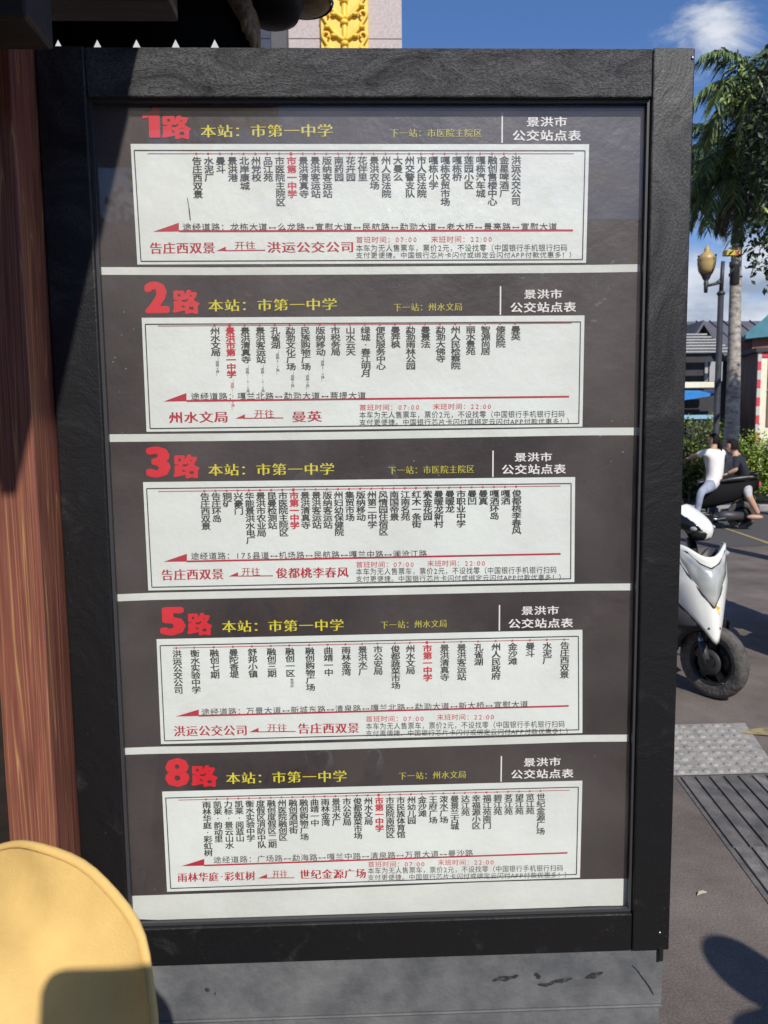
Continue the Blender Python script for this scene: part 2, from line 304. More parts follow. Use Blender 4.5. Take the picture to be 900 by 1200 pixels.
M_YPLATE = mat('yellow_plate', (0.55, 0.42, 0.06), 0.6)
M_ROADYEL = mat('yellow_road_paint', (0.17, 0.15, 0.11), 0.9, col2=(0.48, 0.35, 0.12), scale=22, detail=8)
M_ASPHALT = mat('asphalt', (0.075, 0.072, 0.072), 0.9, var=0.2, scale=40)
M_KERB = mat('kerb_stone', (0.26, 0.25, 0.24), 0.85, var=0.15, scale=10)
M_SCREEN = mat('dark_screen', (0.01, 0.01, 0.012), 0.1)

# ------------------------------------------------------------------ mesh helper
class MB:
    def __init__(s): s.v = []; s.f = []; s.m = []; s.mats = []; s.sm = []
    def mi(s, m):
        if m not in s.mats: s.mats.append(m)
        return s.mats.index(m)
    def add(s, vs, fs, m, smooth=False):
        k = len(s.v); i = s.mi(m)
        s.v += [tuple(p) for p in vs]
        for f in fs: s.f.append([k + a for a in f]); s.m.append(i); s.sm.append(smooth)
    def quad(s, a, b, c, d, m): s.add([a, b, c, d], [(0, 1, 2, 3)], m)
    def box(s, lo, hi, m, M=None):
        x0, y0, z0 = lo; x1, y1, z1 = hi
        vs = [Vector(p) for p in ((x0,y0,z0),(x1,y0,z0),(x1,y1,z0),(x0,y1,z0),(x0,y0,z1),(x1,y0,z1),(x1,y1,z1),(x0,y1,z1))]
        if M: vs = [M @ p for p in vs]
        s.add(vs, [(0,3,2,1),(4,5,6,7),(0,1,5,4),(1,2,6,5),(2,3,7,6),(3,0,4,7)], m)
    def tube(s, pts, rad, m, n=10, cap=True, smooth=True):
        pts = [Vector(p) for p in pts]
        rad = rad if isinstance(rad, (list, tuple)) else [rad] * len(pts)
        vs = []; fs = []; pr = None
        for i, p in enumerate(pts):
            d = (pts[min(i + 1, len(pts) - 1)] - pts[max(i - 1, 0)]).normalized()
            if pr is None:
                pr = d.orthogonal().normalized()
            pr = (pr - d * pr.dot(d)).normalized(); q = d.cross(pr)
            for k in range(n):
                a = 2 * pi * k / n; vs.append(p + (pr * cos(a) + q * sin(a)) * rad[i])
        for i in range(len(pts) - 1):
            for k in range(n):
                fs.append((i * n + k, i * n + (k + 1) % n, (i + 1) * n + (k + 1) % n, (i + 1) * n + k))
        if cap: fs.append(tuple(range(n))[::-1]); fs.append(tuple((len(pts) - 1) * n + k for k in range(n)))
        s.add(vs, fs, m, smooth)
    def lathe(s, prof, c, m, n=24, axis='Z', M=None, smooth=True):
        vs = []; fs = []
        for r, h in prof:
            for k in range(n):
                a = 2 * pi * k / n
                p = Vector((r * cos(a), r * sin(a), h)) if axis == 'Z' else Vector((r * cos(a), h, r * sin(a)))
                if M: p = M @ p
                vs.append(Vector(c) + p)
        for i in range(len(prof) - 1):
            for k in range(n): fs.append((i * n + k, i * n + (k + 1) % n, (i + 1) * n + (k + 1) % n, (i + 1) * n + k))
        s.add(vs, fs, m, smooth)
    def ball(s, c, r, m, n=14, M=None):
        r = r if isinstance(r, (tuple, list)) else (r, r, r)
        vs = []; fs = []; k = n // 2
        for i in range(k + 1):
            t = pi * i / k
            for j in range(n):
                a = 2 * pi * j / n; p = Vector((r[0] * sin(t) * cos(a), r[1] * sin(t) * sin(a), r[2] * cos(t)))
                vs.append(Vector(c) + (M @ p if M else p))
        for i in range(k):
            for j in range(n): fs.append((i * n + j, (i + 1) * n + j, (i + 1) * n + (j + 1) % n, i * n + (j + 1) % n))
        s.add(vs, fs, m, True)
    def build(s, name, parent=None, label=None, loc=None, bevel=0.0):
        me = bpy.data.meshes.new(name); me.from_pydata(s.v, [], s.f)
        for m in s.mats: me.materials.append(m)
        me.polygons.foreach_set('material_index', s.m); me.polygons.foreach_set('use_smooth', s.sm); me.update()
        o = bpy.data.objects.new(name, me); COL.objects.link(o)
        if parent: o.parent = parent
        if label: o['label'] = label
        if bevel:
            b = o.modifiers.new('bevel', 'BEVEL'); b.width = bevel; b.segments = 2; b.limit_method = 'ANGLE'
        return o
def tag(o, label, cat, group=None, kind=None):
    o['label'] = label; o['category'] = cat
    if group: o['group'] = group
    if kind: o['kind'] = kind
    return o
def thing(name, label, cat, loc=(0, 0, 0), rz=0.0, group=None):
    o = bpy.data.objects.new(name, None); COL.objects.link(o); o.empty_display_size = 0.1
    o.location = loc; o.rotation_euler = (0, 0, rz)
    return tag(o, label, cat, group)
def struct(o): o['kind'] = 'structure'; return o

# ================================================================== SETTING
g = MB(); g.quad((-400, -60, 0), (400, -60, 0), (400, 900, 0), (-400, 900, 0), M_GROUND); struct(g.build('pavement'))
# carriageway crossing behind the scooters, with a yellow edge line and a kerb on its far side
ya = gp(880, 640).y; yb = gp(880, 600).y
r = MB(); r.quad((-30, ya, 0.004), (40, ya, 0.004), (40, yb, 0.004), (-30, yb, 0.004), M_ASPHALT); struct(r.build('road'))
r = MB(); a, b, c, d = gp(845, 618, .008), gp(905, 639, .008), gp(905, 636.6, .008), gp(845, 616.6, .008); r.quad(a, b, c, d, M_ROADYEL); struct(r.build('road_marking'))
r = MB(); a, b, c, d = gp(868, 859, .008), gp(915, 863, .008), gp(915, 851, .008), gp(880, 854, .008); r.quad(a, b, c, d, M_ROADYEL); struct(r.build('road_marking'))
r = MB(); r.box((-30, yb, 0), (40, yb + 0.18, 0.13), M_KERB); struct(r.build('kerb', bevel=0.02))

# tactile paving: a strip of studded slabs and a strip of ribbed slabs, real relief
def lerp(a, b, t): return a + (b - a) * t
t = MB()
A, B, C_, D = gp(760, 851, 0), gp(872, 851, 0), gp(918, 911, 0), gp(760, 911, 0)
AX = D.x - .5
t.quad((AX, D.y, .006), (C_.x, D.y, .006), (B.x + .02, A.y, .006), (AX, A.y, .006), M_TILE)
sx = Vector((1, 0)); dirv = (gp(865, 911) - gp(812, 851)); dirv.normalize()   # the slanting joints
n = 0
for i in range(-14, 22):
    for j in range(9):
        yy = lerp(D.y, A.y, (j + .5) / 9)
        xx = A.x + 0.05 + i * 0.062 + (A.y - yy) * (dirv.x / -dirv.y)
        xr = lerp(C_.x, B.x, (yy - D.y) / (A.y - D.y))
        if AX + .03 < xx < xr - .03:
            t.lathe([(0.019, 0.006), (0.017, 0.010), (0.012, 0.0125), (0.0, 0.013)], (xx, yy, 0), M_TILE, n=10)
struct(t.build('tactile_paving_studs'))
t = MB()
P0, P1, P2 = gp(795, 912), gp(857, 996), gp(915, 1075)     # left edge of the ribbed slabs
dv = (P2 - P0).normalized(); nv = Vector((-dv.y, dv.x, 0));  nv = nv if nv.x > 0 else -nv
Lr = (P2 - P0).length
wd_ = 1.0
yt = P0.y
kjoint = gp(857, 996).y
def clip_rib(o0, o1, z, m, ya_, yb_):
    pts = []
    for off in (o0, o1):
        st = P0 + nv * off
        pts.append((st + dv * ((ya_ - st.y) / dv.y), st + dv * ((yb_ - st.y) / dv.y)))
    (a, d), (b, c) = pts
    t.add([Vector((*a.xy, 0)), Vector((*b.xy, 0)), Vector((*c.xy, 0)), Vector((*d.xy, 0)), Vector((*a.xy, z)), Vector((*b.xy, z)), Vector((*c.xy, z)), Vector((*d.xy, z))],
          [(4, 5, 6, 7), (0, 4, 7, 3), (1, 2, 6, 5), (0, 1, 5, 4), (3, 7, 6, 2)], m)
rib = (gp(812, 912) - P0).dot(nv)
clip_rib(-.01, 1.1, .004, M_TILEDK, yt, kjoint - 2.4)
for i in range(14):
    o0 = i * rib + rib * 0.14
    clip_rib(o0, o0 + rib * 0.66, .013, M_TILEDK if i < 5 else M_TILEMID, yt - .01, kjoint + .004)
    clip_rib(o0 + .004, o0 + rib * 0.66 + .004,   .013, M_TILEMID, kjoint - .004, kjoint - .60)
struct(t.build('tactile_paving_ribs'))

# ================================================================== THE TIMETABLE SIGN
SW, ZT, ZB = 1.2, 2.3127, 0.5359
DEP, YG, YP = 0.060, 0.018, 0.030       # frame depth, glass plane, print plane
sign = thing('bus_stop_sign', 'tall black-framed bus timetable board with five dark route posters behind glass', 'bus sign', (0, 0, 0))
xl, xr = at(98, 112, 0).x, at(765, 113, 0).x
zt, zb = at(430, 113, 0).z, at(430, 1081, 0).z
xl = (at(98, 112, 0).x + at(152, 1085, 0).x) / 2; xr = (at(765, 113, 0).x + at(742, 1069, 0).x) / 2
f = MB(); f.box((-SW/2, 0, ZB), (xl, DEP, ZT), M_STILE); f.build('frame_stile', sign, bevel=0.003)
f = MB(); f.box((xr, 0, ZB), (SW/2, DEP, ZT), M_STILE); f.build('frame_stile', sign, bevel=0.003)
f = MB(); f.box((xl + .001, .0015, zt), (xr - .001, DEP, ZT - .001), M_RAIL); f.build('top_rail', sign, bevel=0.003)
f = MB(); f.box((xl + .001, .0015, ZB), (xr - .001, DEP, zb), M_STILE); f.build('bottom_rail', sign, bevel=0.003)
# a raised rubber gasket round the glass
f = MB(); gk = .006
for lo, hi in (((xl, .010, zb), (xl + gk, YG - .001, zt)), ((xr - gk, .010, zb), (xr, YG - .001, zt)), ((xl + gk, .010, zt - gk), (xr - gk, YG - .001, zt)), ((xl + gk, .010, zb), (xr - gk, YG - .001, zb + gk))):
    f.box(lo, hi, M_DKGREY)
f.build('gasket', sign)
f = MB(); f.box((xl - .01, YP + .006, zb - .01), (xr + .01, YP + .02, zt + .01), M_BACK); f.build('backing_board', sign)
f = MB(); f.box((xl, YG, zb), (xr, YG + .004, zt), M_GLASS); f.build('glass_pane', sign)
# sheet metal plinth with a fold line, set back under the frame
b0, b1 = -SW/2 + .012, at(776, 1150, .008).x
zf = at(430, 1190, .008).z
f = MB(); f.box((b0, .008, zf + .003), (b1, .30, ZB - .002), M_BASE); f.box((b0 + .004, .011, 0), (b1 - .004, .30, zf), M_BASE)
f.box((b0, .005, zf - .002), (b1, .0085, zf + .003), M_BASE)
pl = f.build('plinth', sign, bevel=0.002)
def smear(pts, w, y=.0055):
    f = MB(); P = [at(p[0], p[1], y) for p in pts]; n_ = 26; ph = RNG.random() * 9; vs = []
    for i in range(n_ + 1):
        u = i / n_ * (len(P) - 1); k_ = min(len(P) - 2, int(u)); c = P[k_].lerp(P[k_ + 1], u - k_); d = (P[-1] - P[0]).normalized(); nn = Vector((-d.z, 0, d.x))
        e = min(1, 5.5 * min(i, n_ - i) / n_) ** .5
        wa = w * e * (.75 + .35 * sin(u * 2.3 + ph) + .28 * RNG.random()); wb_ = w * e * (.75 + .3 * sin(u * 3.1 + 2 * ph) + .28 * RNG.random())
        vs += [c + nn * wa, c - nn * wb_]
    f.add(vs, [(2*i, 2*i+1, 2*i+3, 2*i+2) for i in range(n_)], M_TAR); f.build('tar_smear', sign)
smear([(577,1149),(585,1147),(592,1147),(600,1145),(608,1143)], .0055)
smear([(628,1140),(630,1143),(632,1147)], .005); smear([(630,1154),(640,1154),(650,1151),(660,1149),(672,1146)], .0045)
smear([(686,1146),(694,1144),(700,1142),(707,1139)], .0055)
smear([(740,1130),(748,1138),(755,1148),(762,1158),(767,1167)], .0012)
smear([(240,1159),(242,1160),(246,1161)], .004); smear([(251,1164),(253,1165)], .003)
f = MB()
q = at(776, 1118, -.001); f.box((q.x - .006, -.004, q.z - .014), (q.x + .001, .004, q.z + .012), M_BLACK); f.build('corner_latch', sign)

for (nx_, nz_) in ((811.5, 68), (789, 1118)):
    q = at(nx_, nz_ if nz_ < 900 else 1085, 0) if nz_ < 900 else at(773, 1093, 0)
    f = MB(); f.ball((q.x, -.0005, q.z), (.0032, .0022, .0032), M_STEEL, 8); f.build('nail_head', sign)
# ---------- lettering
GC = {}
def glyph(ch, off):
    k = (ch, off)
    if k in GC: return GC[k]
    c = bpy.data.curves.new('t', 'FONT'); c.body = ch; c.offset = off; c.resolution_u = 2
    o = bpy.data.objects.new('t', c); COL.objects.link(o); bpy.context.view_layer.update()
    me = bpy.data.meshes.new_from_object(o.evaluated_get(bpy.context.evaluated_depsgraph_get()))
    vs = [(v.co.x, v.co.y) for v in me.vertices]; fs = [tuple(p.vertices) for p in me.polygons]
    bpy.data.objects.remove(o); bpy.data.curves.remove(c); bpy.data.meshes.remove(me)
    GC[k] = (vs, fs); return GC[k]
def is_cjk(ch): return ord(ch) > 0x2E80
def cw(ch):
    if ch in '↔': return 1.0
    if is_cjk(ch): return 1.0
    if ch == ':': return .36
    if ch == '·': return .5
    return .64
def ring(rx, ry, n): return [(rx * cos(2 * pi * k / n), ry * sin(2 * pi * k / n)) for k in range(n)]
STY = {'hei': (0, [(-.022, -.012), (.022, -.012), (.022, .012), (-.022, .012), (0, 0)]), 'bold': (0, ring(.034, .026, 6)), 'black': (0, ring(.046, .036, 8) + [(0, 0)]), 'thin': (0, [(0, 0)]),
       'song': (-0.012, [(-.026, 0), (0, 0), (.026, 0)]), 'songy': (-0.011, [(-.032, 0), (-.010, 0), (.010, 0), (.032, 0)]), 'songb': (-0.010, [(-.042, 0), (-.014, 0), (.014, 0), (.042, 0)])}
def put(mb, ch, cen, ux, uz, sty, m, y):
    """one character: centre of its cell, ux / uz = plane vectors of one cell width and one cell height"""
    if ch == ' ': return
    if ch == '↔':
        for (a, b, w) in (((-.42, 0), (.42, 0), .035),):
            pass
        pts = [(-.46, 0), (-.26, .13), (-.26, .03), (.26, .03), (.26, .13), (.46, 0), (.26, -.13), (.26, -.03), (-.26, -.03), (-.26, -.13)]
        fs = [(0, 9, 1), (2, 8, 7, 3), (5, 4, 6)]
        mb.add([Vector((cen[0] + ux[0]*a + uz[0]*(b-.1), y, cen[1] + ux[1]*a + uz[1]*(b-.1))) for a, b in pts], fs, m); return
    off, copies = STY[sty]
    vs, fs = glyph(ch, off)
    if not vs: return
    if is_cjk(ch): ox, oy = .5, .365
    else:
        xs = [v[0] for v in vs]; ox, oy = (min(xs) + max(xs)) / 2, .365
        if ch in '·': oy = (min(v[1] for v in vs) + max(v[1] for v in vs)) / 2
    for k, (dx, dy) in enumerate(copies):
        yy = y - k * .00004
        mb.add([Vector((cen[0] + ux[0]*(a-ox+dx) + uz[0]*(b-oy+dy), yy, cen[1] + ux[1]*(a-ox+dx) + uz[1]*(b-oy+dy))) for a, b in vs], fs, m)
def P2(px, py, y=YP):
    p = at(px, py, y); return (p.x, p.z)
def hrun(mb, s, x0, x1, yl, yr, h, sty, m, y):
    """horizontal line of writing: ink from pixel x0 to x1, centre height yl..yr, ink height h (pixels of the photograph, on the print plane)"""
    ws = [cw(c) for c in s]; tot = sum(ws) - 0.07
    a, b = P2(x0, yl, y), P2(x1, yr, y)
    L = sqrt((b[0]-a[0])**2 + (b[1]-a[1])**2); u = ((b[0]-a[0])/L, (b[1]-a[1])/L); cwid = L / tot
    q0, q1 = P2((x0+x1)/2, (yl+yr)/2 - h/2, y), P2((x0+x1)/2, (yl+yr)/2 + h/2, y)
    hh = abs(q0[1] - q1[1]) / .91
    pos = -.035
    for c, w in zip(s, ws):
        t_ = (pos + w/2) * cwid; pos += w
        # slightly smaller than the cell so that neighbours stay apart
        gx = cwid * .96 if is_cjk(c) else min(cwid, hh * 1.05)
        put(mb, c, (a[0] + u[0]*t_, a[1] + u[1]*t_), (u[0]*gx, u[1]*gx), (0, hh), sty, m, y)
def vrun(mb, s, x, ytop, pitch, w, h, sty, m, y):
    k = abs(P2(x, ytop, y)[1] - P2(x, ytop + 10, y)[1]) / 10; kx = abs(P2(x + 10, ytop, y)[0] - P2(x, ytop, y)[0]) / 10
    a = P2(x, ytop, y); z = a[1] - pitch*k/2
    for c in s:
        if c == '·': put(mb, c, (a[0], z), (w*kx, 0), (0, h*k), 'bold', m, y)
        else: put(mb, c, (a[0], z), (w*kx/.87, 0), (0, h*k/.92), sty, m, y)
        z -= pitch * k
def line(mb, p, q, w, m, y):
    a, b = P2(*p, y), P2(*q, y); L = sqrt((b[0]-a[0])**2 + (b[1]-a[1])**2); nx, nz = -(b[1]-a[1])/L*w/2, (b[0]-a[0])/L*w/2
    mb.add([(a[0]+nx, y, a[1]+nz), (a[0]-nx, y, a[1]-nz), (b[0]-nx, y, b[1]-nz), (b[0]+nx, y, b[1]+nz)], [(0, 1, 2, 3)], m)
PX = 0.00164    # metres on the print for one pixel of the photograph, near enough
def poly(mb, pts, m, y): mb.add([(P2(px, py, y)[0], y, P2(px, py, y)[1]) for px, py in pts], [tuple(range(len(pts)))], m)

NOTE1 = '本车为无人售票车，票价2元，不设找零（中国银行手机银行扫码'
NOTE2 = '支付更便捷。中国银行芯片卡闪付或绑定云闪付APP付款优惠多！）'
def even(names, x0, x1): return [(n, x0 + (x1 - x0) * i / (len(names) - 1)) for i, n in enumerate(names)]
R1 = even('告庄西双景 水泥厂 曼斗 景洪港 北岸康城 州党校 品江苑 市医院主院区 *市第一中学 景洪清真寺 景洪客运站 版纳客运站 南药园 花卉园 花伴里 景洪农场 州人民法院 大曼么 州交警支队 市人民法院 嘎栋小学 嘎栋农贸市场 嘎栋桥 莲园小区 嘎栋汽车城 融创售楼中心 金星啤酒厂 洪运公交公司'.split(), 230.6, 605)
R2 = even('州水文局 *景洪市第一中学 景洪清真寺 景洪客运站 孔雀湖 勐泐文化广场 民族购物广场 版纳移动 市税务局 山水云天 绿城·春江明月 便民服务中心 曼弄枫 勐泐雨林公园 曼景法 勐泐大佛寺 州人民检察院 丽水景苑 智源尚居 傣医院 曼英'.split(), 252, 604.5)
R3 = even('告庄西双景 告庄环岛 铜矿 兴豪门 华能景洪水电厂 景洪市农业局 昆曼检测站 市医院主院区 *市第一中学 景洪清真寺 景洪客运站 版纳客运站 州妇幼保健院 集贸市场 版纳移动 州第二中学 风情园住宿区 南国帝景 江南名苑 红木一条街 紫金花园 曼暖龙新村 曼暖龙 市职业中学 曼凹 曼真 嘎洒环岛 嘎洒 俊都桃李春风'.split(), 240, 605.6)
R5 = list(zip('洪运公交公司 衡水实验中学 融创七期 曼陀香堤 舒邦小镇 融创三期 融创一区 融创购物广场 曲靖一中 雨林金湾 景洪水厂 市公安局 俊都蔬菜市场 州水文局 *市第一中学 景洪清真寺 景洪客运站 孔雀湖 州人民政府 金沙滩 曼斗 水泥厂 告庄西双景'.split(),
    [207.3, 228.2, 251, 273.6, 295.7, 318, 339.6, 363, 384.7, 405.5, 425, 443, 463.4, 481, 501, 521, 541, 561, 581.5, 601, 621.5, 641.5, 662]))
R8 = even('雨林华庭·彩虹树 凯莱·韵动里 力标·景云山水 凯莱·阅蓝山 衡水实验中学 度假区消防中队 融创度假区二期 州医院融创区 融创酒吧街 融创购物广场 曲靖一中 雨林金湾 景洪水厂 市公安局 俊都蔬菜市场 州水文局 *市第一中学 市医院南院区 市民族体育馆 州幼儿园 金沙滩 王府广场 泼水广场 曼景兰古城 达江苑 幸福源小区 福江苑南门 碧江苑 茗江苑 望江苑 览江苑 世纪金源广场'.split(), 242, 634)
POSTERS = [
 dict(no='1', num=(168, 186.5, 125.5, 161.5), lu=(190, 222.7, 136, 162.5), st=(235, 390, 154, 153, 14.5), nx=('下一站：市医院主院区', 457, 565, 156, 155.8, 9.6), dv=((588.6, 132), (588.4, 167.5)),
  c1=(617, 664.6, 143, 142.6, 11), c2=(600.5, 680.7, 159, 159, 12), panel=((153, 168.6), (690.4, 169), (686.8, 308), (161, 310)), rl=((173, 180), (672.5, 180)), stops=R1, top=(184, 182.5), pw=(9.8, 10.2, 9.3),
  arr=((179.6, 271.5), (209.6, 261), (671.5, 269.8), (209.6, 271)), road=('途经道路：龙栋大道↔么龙路↔宣慰大道↔民航路↔勐泐大道↔老大桥↔景亮路↔宣慰大道', 214, 653, 266, 265.4, 8.4),
  d1=('告庄西双景', 175.5, 252, 291, 290.4, 13), d2=('洪运公交公司', 313, 415, 290, 289.4, 12.6), ka=(253.7, 311, 294), kw=(275, 299.5, 287.6), t1=(417, 489, 281, 7.4), t2=(505, 577, 280.6), n1=(417, 665, 290.8, 8.2), n2=(417, 675, 299.2, 7)),
 dict(no='2', num=(170, 197.5, 329.6, 367.5), lu=(202.7, 233, 341, 367.5), st=(244, 395, 358.4, 356.6, 13.8), nx=('下一站：州水文局', 461, 542, 360.4, 359.6, 9.4), dv=((586.6, 335.5), (586.4, 369)),
  c1=(614, 659, 345, 344.6, 10.5), c2=(598, 675, 360.6, 359.8, 11.5), panel=((166, 372.4), (685, 369.6), (682.5, 500), (171.7, 506)), rl=((185, 382), (670, 378.6)), stops=R2, top=(384, 381.5), pw=(8.5, 10.2, 8.4),
  arr=((191.7, 470.5), (218.5, 460.5), (667, 464.7), (218.5, 470)), road=('途经道路：嘎兰北路↔勐泐大道↔菩提大道', 223.7, 429, 464.6, 463.4, 8.4),
  d1=('州水文局', 198, 267.5, 489.6, 488.6, 13), d2=('曼英', 342, 377, 488.6, 488, 12.6), ka=(276, 332, 490.5), kw=(297.8, 321.5, 485), t1=(421, 492, 477.6, 7), t2=(507.5, 576, 476.6), n1=(421, 662, 486.4, 8), n2=(421, 672, 495, 7)),
 dict(no='3', num=(171.7, 199, 523, 560), lu=(203.7, 233, 534, 560), st=(244, 392, 551, 549.6, 13.6), nx=('下一站：市医院主院区', 455, 556, 551.4, 549.6, 9.4), dv=((577.8, 528), (577.6, 559)),
  c1=(603, 647, 536, 535.6, 10), c2=(588, 663, 550.4, 549.6, 11), panel=((167.6, 565), (674, 559), (673, 682), (173.8, 692)), rl=((185.5, 576), (657, 569.5)), stops=R3, top=(578, 573.4), pw=(8.75, 10, 8.6),
  arr=((191.7, 658.3), (219, 649), (657, 649), (219, 658)), road=('途经道路：175县道↔机场路↔民航路↔嘎兰中路↔澜沧江路', 223.7, 500.5, 651.8, 648.8, 8.2),
  d1=('告庄西双景', 189, 262, 674, 672.6, 12.6), d2=('俊都桃李春风', 323.6, 408.4, 671.8, 670.6, 12), ka=(268, 320, 675.5), kw=(283, 305, 670), t1=(417, 485.5, 661.8, 7), t2=(500.6, 569, 660.4), n1=(417, 652.5, 670, 8), n2=(417, 662.5, 678.6, 7)),
 dict(no='5', num=(188, 217, 711, 745), lu=(219.8, 247.8, 719.5, 744), st=(260, 403, 734.4, 732.6, 13.4), nx=('下一站：州水文局', 446, 524, 732.6, 730.6, 9), dv=((585.4, 709), (585.2, 739)),
  c1=(611, 655, 715.8, 715.2, 9.8), c2=(595.7, 671.5, 731, 730, 10.6), panel=((183.4, 749), (682.5, 738), (682.5, 859), (188.7, 872)), rl=((202.7, 759.4), (667, 749.2)), stops=R5, top=(762, 752), pw=(8.6, 9.8, 8.4),
  arr=((205.8, 839.6), (233, 831.5), (666.5, 827.2), (233, 839)), road=('途经道路：万景大道↔新城东路↔清泉路↔嘎兰北路↔勐泐大道↔新大桥↔宣慰大道', 236, 619, 834.6, 825.2, 8),
  d1=('洪运公交公司', 203.6, 290, 857, 855.8, 12.2), d2=('告庄西双景', 349, 421, 854, 853, 12), ka=(292, 346.4, 858), kw=(313, 336.5, 853), t1=(428.6, 497, 842.6, 7), t2=(512, 579.5, 840.6), n1=(428.6, 662, 851.2, 7.8), n2=(428.6, 670.5, 859.6, 6.8)),
 dict(no='8', num=(194, 221.3, 888, 922.5), lu=(224.5, 254, 898, 921.5), st=(265, 406.5, 912.4, 909.6, 13.2), nx=('下一站：州水文局', 467, 546.4, 909.6, 907.6, 8.8), dv=((587.6, 886), (587.2, 916)),
  c1=(613.6, 657.3, 893.6, 892.6, 9.6), c2=(598.8, 672, 907.6, 906.4, 10.2), panel=((190, 927.6), (682.5, 914.8), (679.7, 1028.5), (195.8, 1045)), rl=((209, 937.6), (667.7, 926)), stops=R8, top=(940, 929), pw=(8.1, 9.2, 8.0),
  arr=((212.6, 1015), (239.4, 1006.5), (665, 999.4), (239.4, 1014.4)), road=('途经道路：广场路↔勐海路↔嘎兰中路↔清泉路↔万景大道↔曼沙路', 250, 554.5, 1008, 999.6, 7.8),
  d1=('雨林华庭·彩虹树', 208, 299, 1028.6, 1026.4, 10.6), d2=('世纪金源广场', 351, 429, 1025.2, 1023.6, 11), ka=(302, 345, 1029.4), kw=(319, 337, 1024.6), t1=(431, 498, 1013, 6.8), t2=(513, 579, 1010.8), n1=(431, 660, 1020.6, 7.4), n2=(431, 668.7, 1028.6, 6.6)),
]
TINY = {('2', '州水文局'): '（换乘4路）', ('2', '*景洪市第一中学'): '（换乘1·3·5路）', ('2', '景洪清真寺'): '（换乘1·3·5路）', ('2', '景洪客运站'): '（换乘1·3·5路）', ('2', '孔雀湖'): '（换乘5·7路）', ('2', '勐泐文化广场'): '（换乘4路）', ('2', '民族购物广场'): '（换乘4路）', ('2', '版纳移动'): '（换乘3·4路）', ('5', '融创一区'): '售楼部'}
# the white strips between the sheets: (upper edge, lower edge) as polylines on the print
BANDS = [([(111.3, 313), (250, 313.4), (430, 312.6), (680, 310.6), (750, 309.6)], [(111.5, 322), (250, 322.4), (430, 321.6), (680, 319.6), (750, 318.6)]),
         ([(121.2, 509), (250, 508), (430, 505.6), (680, 501.3), (749, 501)], [(121.5, 518), (250, 516.8), (430, 514.6), (680, 510.2), (749, 510)]),
         ([(130.8, 696.7), (180, 694.6), (260, 692.8), (430, 689.6), (680, 684.2), (741, 683.7)], [(131.2, 705), (180, 703), (260, 701.4), (430, 697.8), (680, 692.2), (741, 691.8)]),
         ([(140.5, 876.7), (180, 875), (260, 873.8), (430, 869), (680, 861.2), (736.6, 860.8)], [(140.8, 884.7), (180, 883.4), (260, 882), (430, 877.4), (680, 869.5), (736.6, 869)]),
         ([(151.6, 1050), (240, 1047), (320, 1044.4), (430, 1039.6), (560, 1034), (680, 1030.4), (736.8, 1029.6)], [(154.4, 1077), (200, 1078.4), (240, 1077), (320, 1075.4), (430, 1072.6), (560, 1067), (620, 1065.6), (680, 1062), (736.6, 1061)])]
TOP0 = [(109, 124), (250, 126), (430, 128.5), (600, 127), (756, 126)]
def interp(pl, x):
    if x <= pl[0][0]: return pl[0][1]
    for (a, b), (c, d) in zip(pl, pl[1:]):
        if x <= c: return b + (d - b) * (x - a) / (c - a)
    return pl[-1][1]
def strip(mb, up_, dn, x0u, x1u, x0d, x1d, m, y, n=24):
    vs = []
    for i in range(n + 1):
        t_ = i / n; xu = x0u + (x1u - x0u) * t_; xd = x0d + (x1d - x0d) * t_
        for (x, pl) in ((xu, up_), (xd, dn)):
            p = P2(x, interp(pl, x), y); vs.append((p[0], y, p[1]))
    mb.add(vs, [(2*i, 2*i+1, 2*i+3, 2*i+2) for i in range(n)], m)
LAB = {'1': 'topmost timetable sheet, bus route 1', '2': 'second timetable sheet from the top, bus route 2', '3': 'middle timetable sheet, bus route 3', '5': 'fourth timetable sheet, bus route 5', '8': 'lowest timetable sheet, bus route 8'}
prev = TOP0
